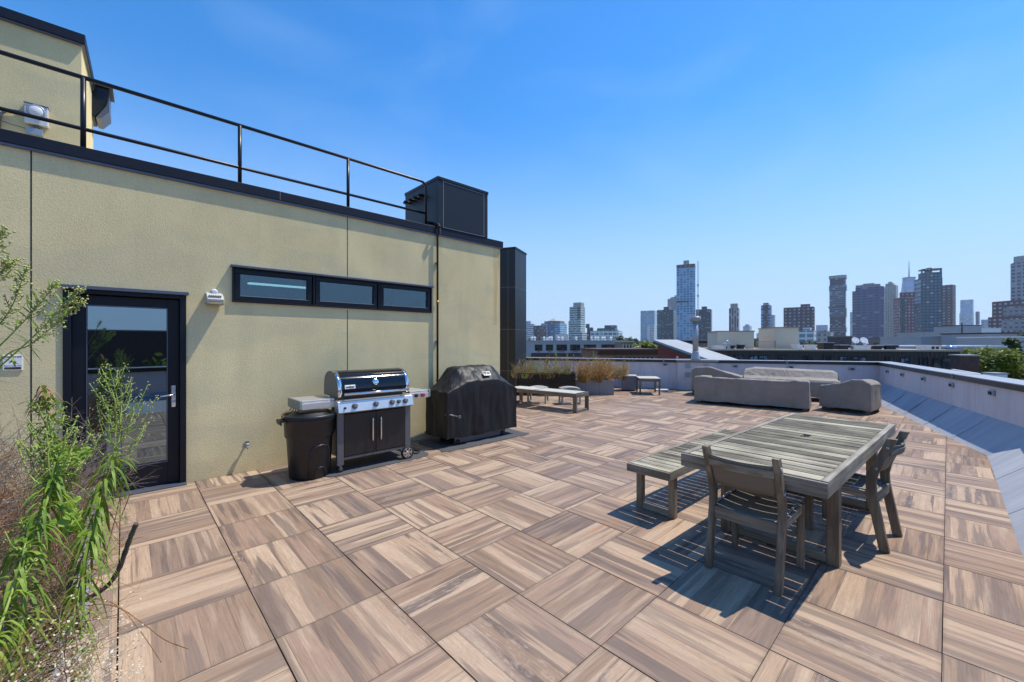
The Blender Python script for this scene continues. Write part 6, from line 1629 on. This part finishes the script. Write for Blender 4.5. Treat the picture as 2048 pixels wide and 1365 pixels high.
# ---------------- trees
def tree(label, u, vt, vb, d, hw_px, leafm, n_, seedv, ls, conifer=False, grp='trees among the rooftops'):
    random.seed(seedv); c = P(u, (vt + vb) / 2, d); zt = zat(vt, d); zb_ = zat(vb, d); rx = hw_px / FO * d
    o = thing('tree', label, 'tree', (c.x, c.y, GZ), 0, grp)
    Ht = zt - GZ; mid = (zt + zb_) / 2 - GZ; rz_ = (zt - zb_) / 2
    f = MB(); f.tube([(0, 0, 0), (.1, 0, Ht * .4), (0, .1, Ht * .75), (0, 0, Ht * .95)], [rx * .09 + .1, rx * .07 + .08, rx * .04 + .05, .03], 8)
    cl = []
    for k in range(26):
        a = random.uniform(0, 2 * PI); e = random.uniform(-.8, 1.0); rr = random.uniform(.45, .88)
        if conifer: zz = random.uniform(-1, .9); rad = (1 - zz) / 2; q_ = Vector((math.cos(a) * rad * rx * .9, math.sin(a) * rad * rx * .9, mid + zz * rz_))
        else: q_ = Vector((math.cos(a) * rr * rx * math.cos(e * 1.2), math.sin(a) * rr * rx * math.cos(e * 1.2), mid + rr * math.sin(e * 1.3) * rz_))
        cl.append(q_); f.tube([(0, 0, mid - rz_ * .7 if not conifer else q_.z), Vector((0, 0, mid)).lerp(q_, .5) if not conifer else Vector((q_.x / 2, q_.y / 2, q_.z + .1)), q_], [rx * .03 + .02, rx * .02 + .015, .01], 5)
    f.build('trunk', 'trunk', o, fix=False)
    g = MB(); per = n_ // 26
    for q_ in cl:
        cr = rx * random.uniform(.22, .42) * (.6 if conifer else 1)
        for m_ in range(per):
            dvec = Vector((random.gauss(0, 1), random.gauss(0, 1), random.gauss(0, .75)));
            pnt = q_ + dvec * cr * .48
            n1_ = Vector((random.gauss(0, 1), random.gauss(0, 1), random.gauss(0, .6))).normalized(); n2_ = n1_.orthogonal().normalized(); s_ = ls * random.uniform(.6, 1.4)
            g.quad(pnt - n1_ * s_, pnt - n2_ * s_ * .6, pnt + n1_ * s_, pnt + n2_ * s_ * .6, True)
    g.build('crown', leafm, o, fix=False)
    return o
tree('large yellow green leafy tree right of the brick chimney', 1995, 697, 765, 36, 46, 'tree1', 9000, 1, .13)
tree('small yellow green treetop left of the large tree by the chimney', 1945, 700, 730, 42, 22, 'tree1', 2500, 2, .13)
tree('dark spruce with layered branches at the right edge', 2022, 679, 740, 45, 30, 'tree2', 4200, 3, .16, True)
tree('yellow green treetop between the two cream bulkheads', 1532, 673, 715, 60, 24, 'tree2', 3600, 4, .22)
tree('green treetop in front of the pale blue tower left of the red house', 1300, 683, 720, 90, 26, 'tree1', 3200, 5, .3)
tree('green treetop right of the small tan building', 1272, 686, 720, 95, 18, 'tree1', 2200, 6, .3)
tree('dark treetop above the small tan building', 1238, 673, 700, 300, 16, 'tree2', 2000, 7, .9)
tree('dark treetop right of the white office block', 1256, 674, 700, 320, 14, 'tree2', 1800, 8, .9)
tree('bare looking dark treetop left of the pale blue glass tower', 1272, 676, 700, 330, 9, 'tree2', 1400, 9, .9)
tree('dark low treetop under the white banded tower', 1062, 676, 700, 330, 10, 'tree2', 1200, 10, .9)
tree('dark treetop low behind the grey stepped block', 1622, 683, 705, 120, 12, 'tree2', 1500, 12, .35)
tree('dark low treetop at the far right behind the grey wall', 2040, 668, 690, 300, 14, 'tree2', 1400, 13, .9)
# behind the camera (seen mirrored in the door glass)
def rear(label, x, y, zt, r, seedv, m_='tree2'):
    random.seed(seedv); o = thing('tree', label, 'tree', (x, y, GZ), 0, 'trees among the rooftops'); f = MB(); f.tube([(0, 0, 0), (0, 0, zt - GZ - r)], [.4, .2], 8); f.build('trunk', 'trunk', o); g = MB()
    for k in range(2600):
        d_ = Vector((random.gauss(0, 1), random.gauss(0, 1), random.gauss(0, 1))).normalized() * r * random.uniform(.5, 1) * (1 + .25 * noise.noise(Vector((k * .01, 3, seedv)))); pnt = d_ + Vector((0, 0, zt - GZ - r)); n1_ = Vector((random.gauss(0, 1), random.gauss(0, 1), random.gauss(0, 1))).normalized(); n2_ = n1_.orthogonal().normalized()
        g.quad(pnt - n1_ * .3, pnt - n2_ * .2, pnt + n1_ * .3, pnt + n2_ * .2)
    g.build('crown', m_, o, fix=False)
rear('tree mirrored in the lower left of the door glass', -8, -16, 1.2, 4.5, 61, 'tree1'); rear('tree mirrored in the middle of the door glass', 3, -26, .6, 5, 62, 'tree1'); rear('dark tree mirrored at the left of the door glass', -14, -40, 3.2, 6, 63); rear('dark tree mirrored at the right of the door glass', 12, -55, 3.5, 8, 64)
for k, (x, y, w_, zt, mm) in enumerate(((-40, -70, 30, 2.6, 'greywall'), (5, -48, 24, .6, 'conc'), (30, -90, 40, 2.6, 'darkbrick'), (-160, -130, 320, 4.4, 'darkbrick'))):
    o = thing('rear_building', ['grey building mirrored at the left of the door glass', 'pale roof mirrored low in the door glass', 'dark brick building mirrored at the right of the door glass', 'long brick building mirrored behind the trees in the door glass'][k], 'building', (x, y, GZ), 0, 'buildings mirrored in the door glass')
    MB().box(0, -10, 0, w_, 0, zt - GZ).build('wall', mm, o); MB().box(-.2, -10.2, zt - GZ, w_ + .2, .2, zt - GZ + .3).build('roof', 'cap', o)

# ground of the city: one sheet to the horizon
def groundmat():
    n = NT('city_ground', 0.9, 0.2); f = n.noise(n.pos(), 0.02, 6, 0.7); n.col(n.ramp(f, [(0.35, (0.06, 0.075, 0.045)), (0.5, (0.12, 0.12, 0.115)), (0.65, (0.22, 0.21, 0.20))])); return n.m
M['ground'] = groundmat()
S_ = 9000
struct(MB().quad((-S_, -S_, GZ), (S_, -S_, GZ), (S_, S_, GZ), (-S_, S_, GZ)).build('ground', 'ground'))

# ================================================================ AIR
hz = NT('haze_air'); hz.n.remove(hz.b)
pv = hz.new('ShaderNodeVolumePrincipled'); pv.inputs['Color'].default_value = (0.80, 0.88, 1.0, 1); pv.inputs['Density'].default_value = 0.00006; pv.inputs['Anisotropy'].default_value = 0.2
hz.l.new(pv.outputs[0], hz.n['Material Output'].inputs['Volume'])
o = stuff(MB().box(-3600, -3600, GZ - 1, 3600, 3600, 560).build('haze', hz.m))

# ================================================================ LIGHT, SKY, CAMERA
sd = Vector((.48, -.188, 1)).normalized()
el = math.asin(sd.z); az = math.atan2(sd.x, sd.y)
wd = bpy.data.worlds.new("World"); sc.world = wd; wd.use_nodes = True
nt = wd.node_tree; bg = nt.nodes['Background']
sky = nt.nodes.new('ShaderNodeTexSky'); sky.sky_type = 'NISHITA'; sky.sun_disc = False
sky.sun_elevation = el; sky.sun_rotation = az; sky.altitude = 0; sky.air_density = 1.0; sky.dust_density = 0.1; sky.ozone_density = 3.0
hs = nt.nodes.new('ShaderNodeHueSaturation'); hs.inputs['Saturation'].default_value = 1.36; hs.inputs['Hue'].default_value = 0.502; hs.inputs['Value'].default_value = 1.13
nt.links.new(sky.outputs[0], hs.inputs['Color'])
tcw = nt.nodes.new('ShaderNodeTexCoord'); mp_ = nt.nodes.new('ShaderNodeMapping'); mp_.inputs['Scale'].default_value = (1.2, 1.2, 3.2); nt.links.new(tcw.outputs['Generated'], mp_.inputs[0])
nz_ = nt.nodes.new('ShaderNodeTexNoise'); nz_.inputs['Scale'].default_value = 2.2; nz_.inputs['Detail'].default_value = 5; nz_.inputs['Roughness'].default_value = .5; nz_.inputs['Distortion'].default_value = .6; nt.links.new(mp_.outputs[0], nz_.inputs['Vector'])
cr_ = nt.nodes.new('ShaderNodeValToRGB'); cr_.color_ramp.elements[0].position = .48; cr_.color_ramp.elements[1].position = .78; cr_.color_ramp.elements[1].color = (.16, .16, .16, 1); nt.links.new(nz_.outputs[0], cr_.inputs[0])
mxw = nt.nodes.new('ShaderNodeMix'); mxw.data_type = 'RGBA'; nt.links.new(cr_.outputs[0], mxw.inputs[0]); nt.links.new(hs.outputs[0], mxw.inputs[6]); mxw.inputs[7].default_value = (2.6, 3.9, 5.8, 1)
sx_ = nt.nodes.new('ShaderNodeSeparateXYZ'); nt.links.new(tcw.outputs['Generated'], sx_.inputs[0])
mr = nt.nodes.new('ShaderNodeMapRange'); mr.interpolation_type = 'SMOOTHSTEP'; mr.inputs[1].default_value = 0.50; mr.inputs[2].default_value = 0.0; mr.inputs[3].default_value = 0.0; mr.inputs[4].default_value = 0.92; nt.links.new(sx_.outputs[2], mr.inputs[0])
mx2 = nt.nodes.new('ShaderNodeMix'); mx2.data_type = 'RGBA'; nt.links.new(mr.outputs[0], mx2.inputs[0]); nt.links.new(mxw.outputs[2], mx2.inputs[6]); mx2.inputs[7].default_value = (2.35, 3.35, 4.9, 1)
nt.links.new(mx2.outputs[2], bg.inputs['Color']); bg.inputs['Strength'].default_value = 0.15
su = bpy.data.lights.new('sun', 'SUN'); su.energy = 4.1; su.angle = R(0.53); su.color = (1.0, 0.93, 0.82)
so = bpy.data.objects.new('sun', su); COL.objects.link(so); so.rotation_euler = sd.to_track_quat('Z', 'Y').to_euler()
cam = bpy.data.cameras.new('camera'); co = bpy.data.objects.new('camera', cam); COL.objects.link(co)
cam.sensor_width = 36; cam.lens = 36 * FO / 2048; cam.shift_y = (CY - 682.5) / 2048; cam.clip_start = 0.05; cam.clip_end = 30000
co.location = (0, 0, H); co.rotation_euler = (PI / 2, 0, -YAW); sc.camera = co
sc.view_settings.view_transform = 'Standard'; sc.view_settings.look = 'None'; sc.view_settings.exposure = 0.42; sc.view_settings.gamma = 1
sc.cycles.volume_bounces = 0
sc.cycles.max_bounces = 6
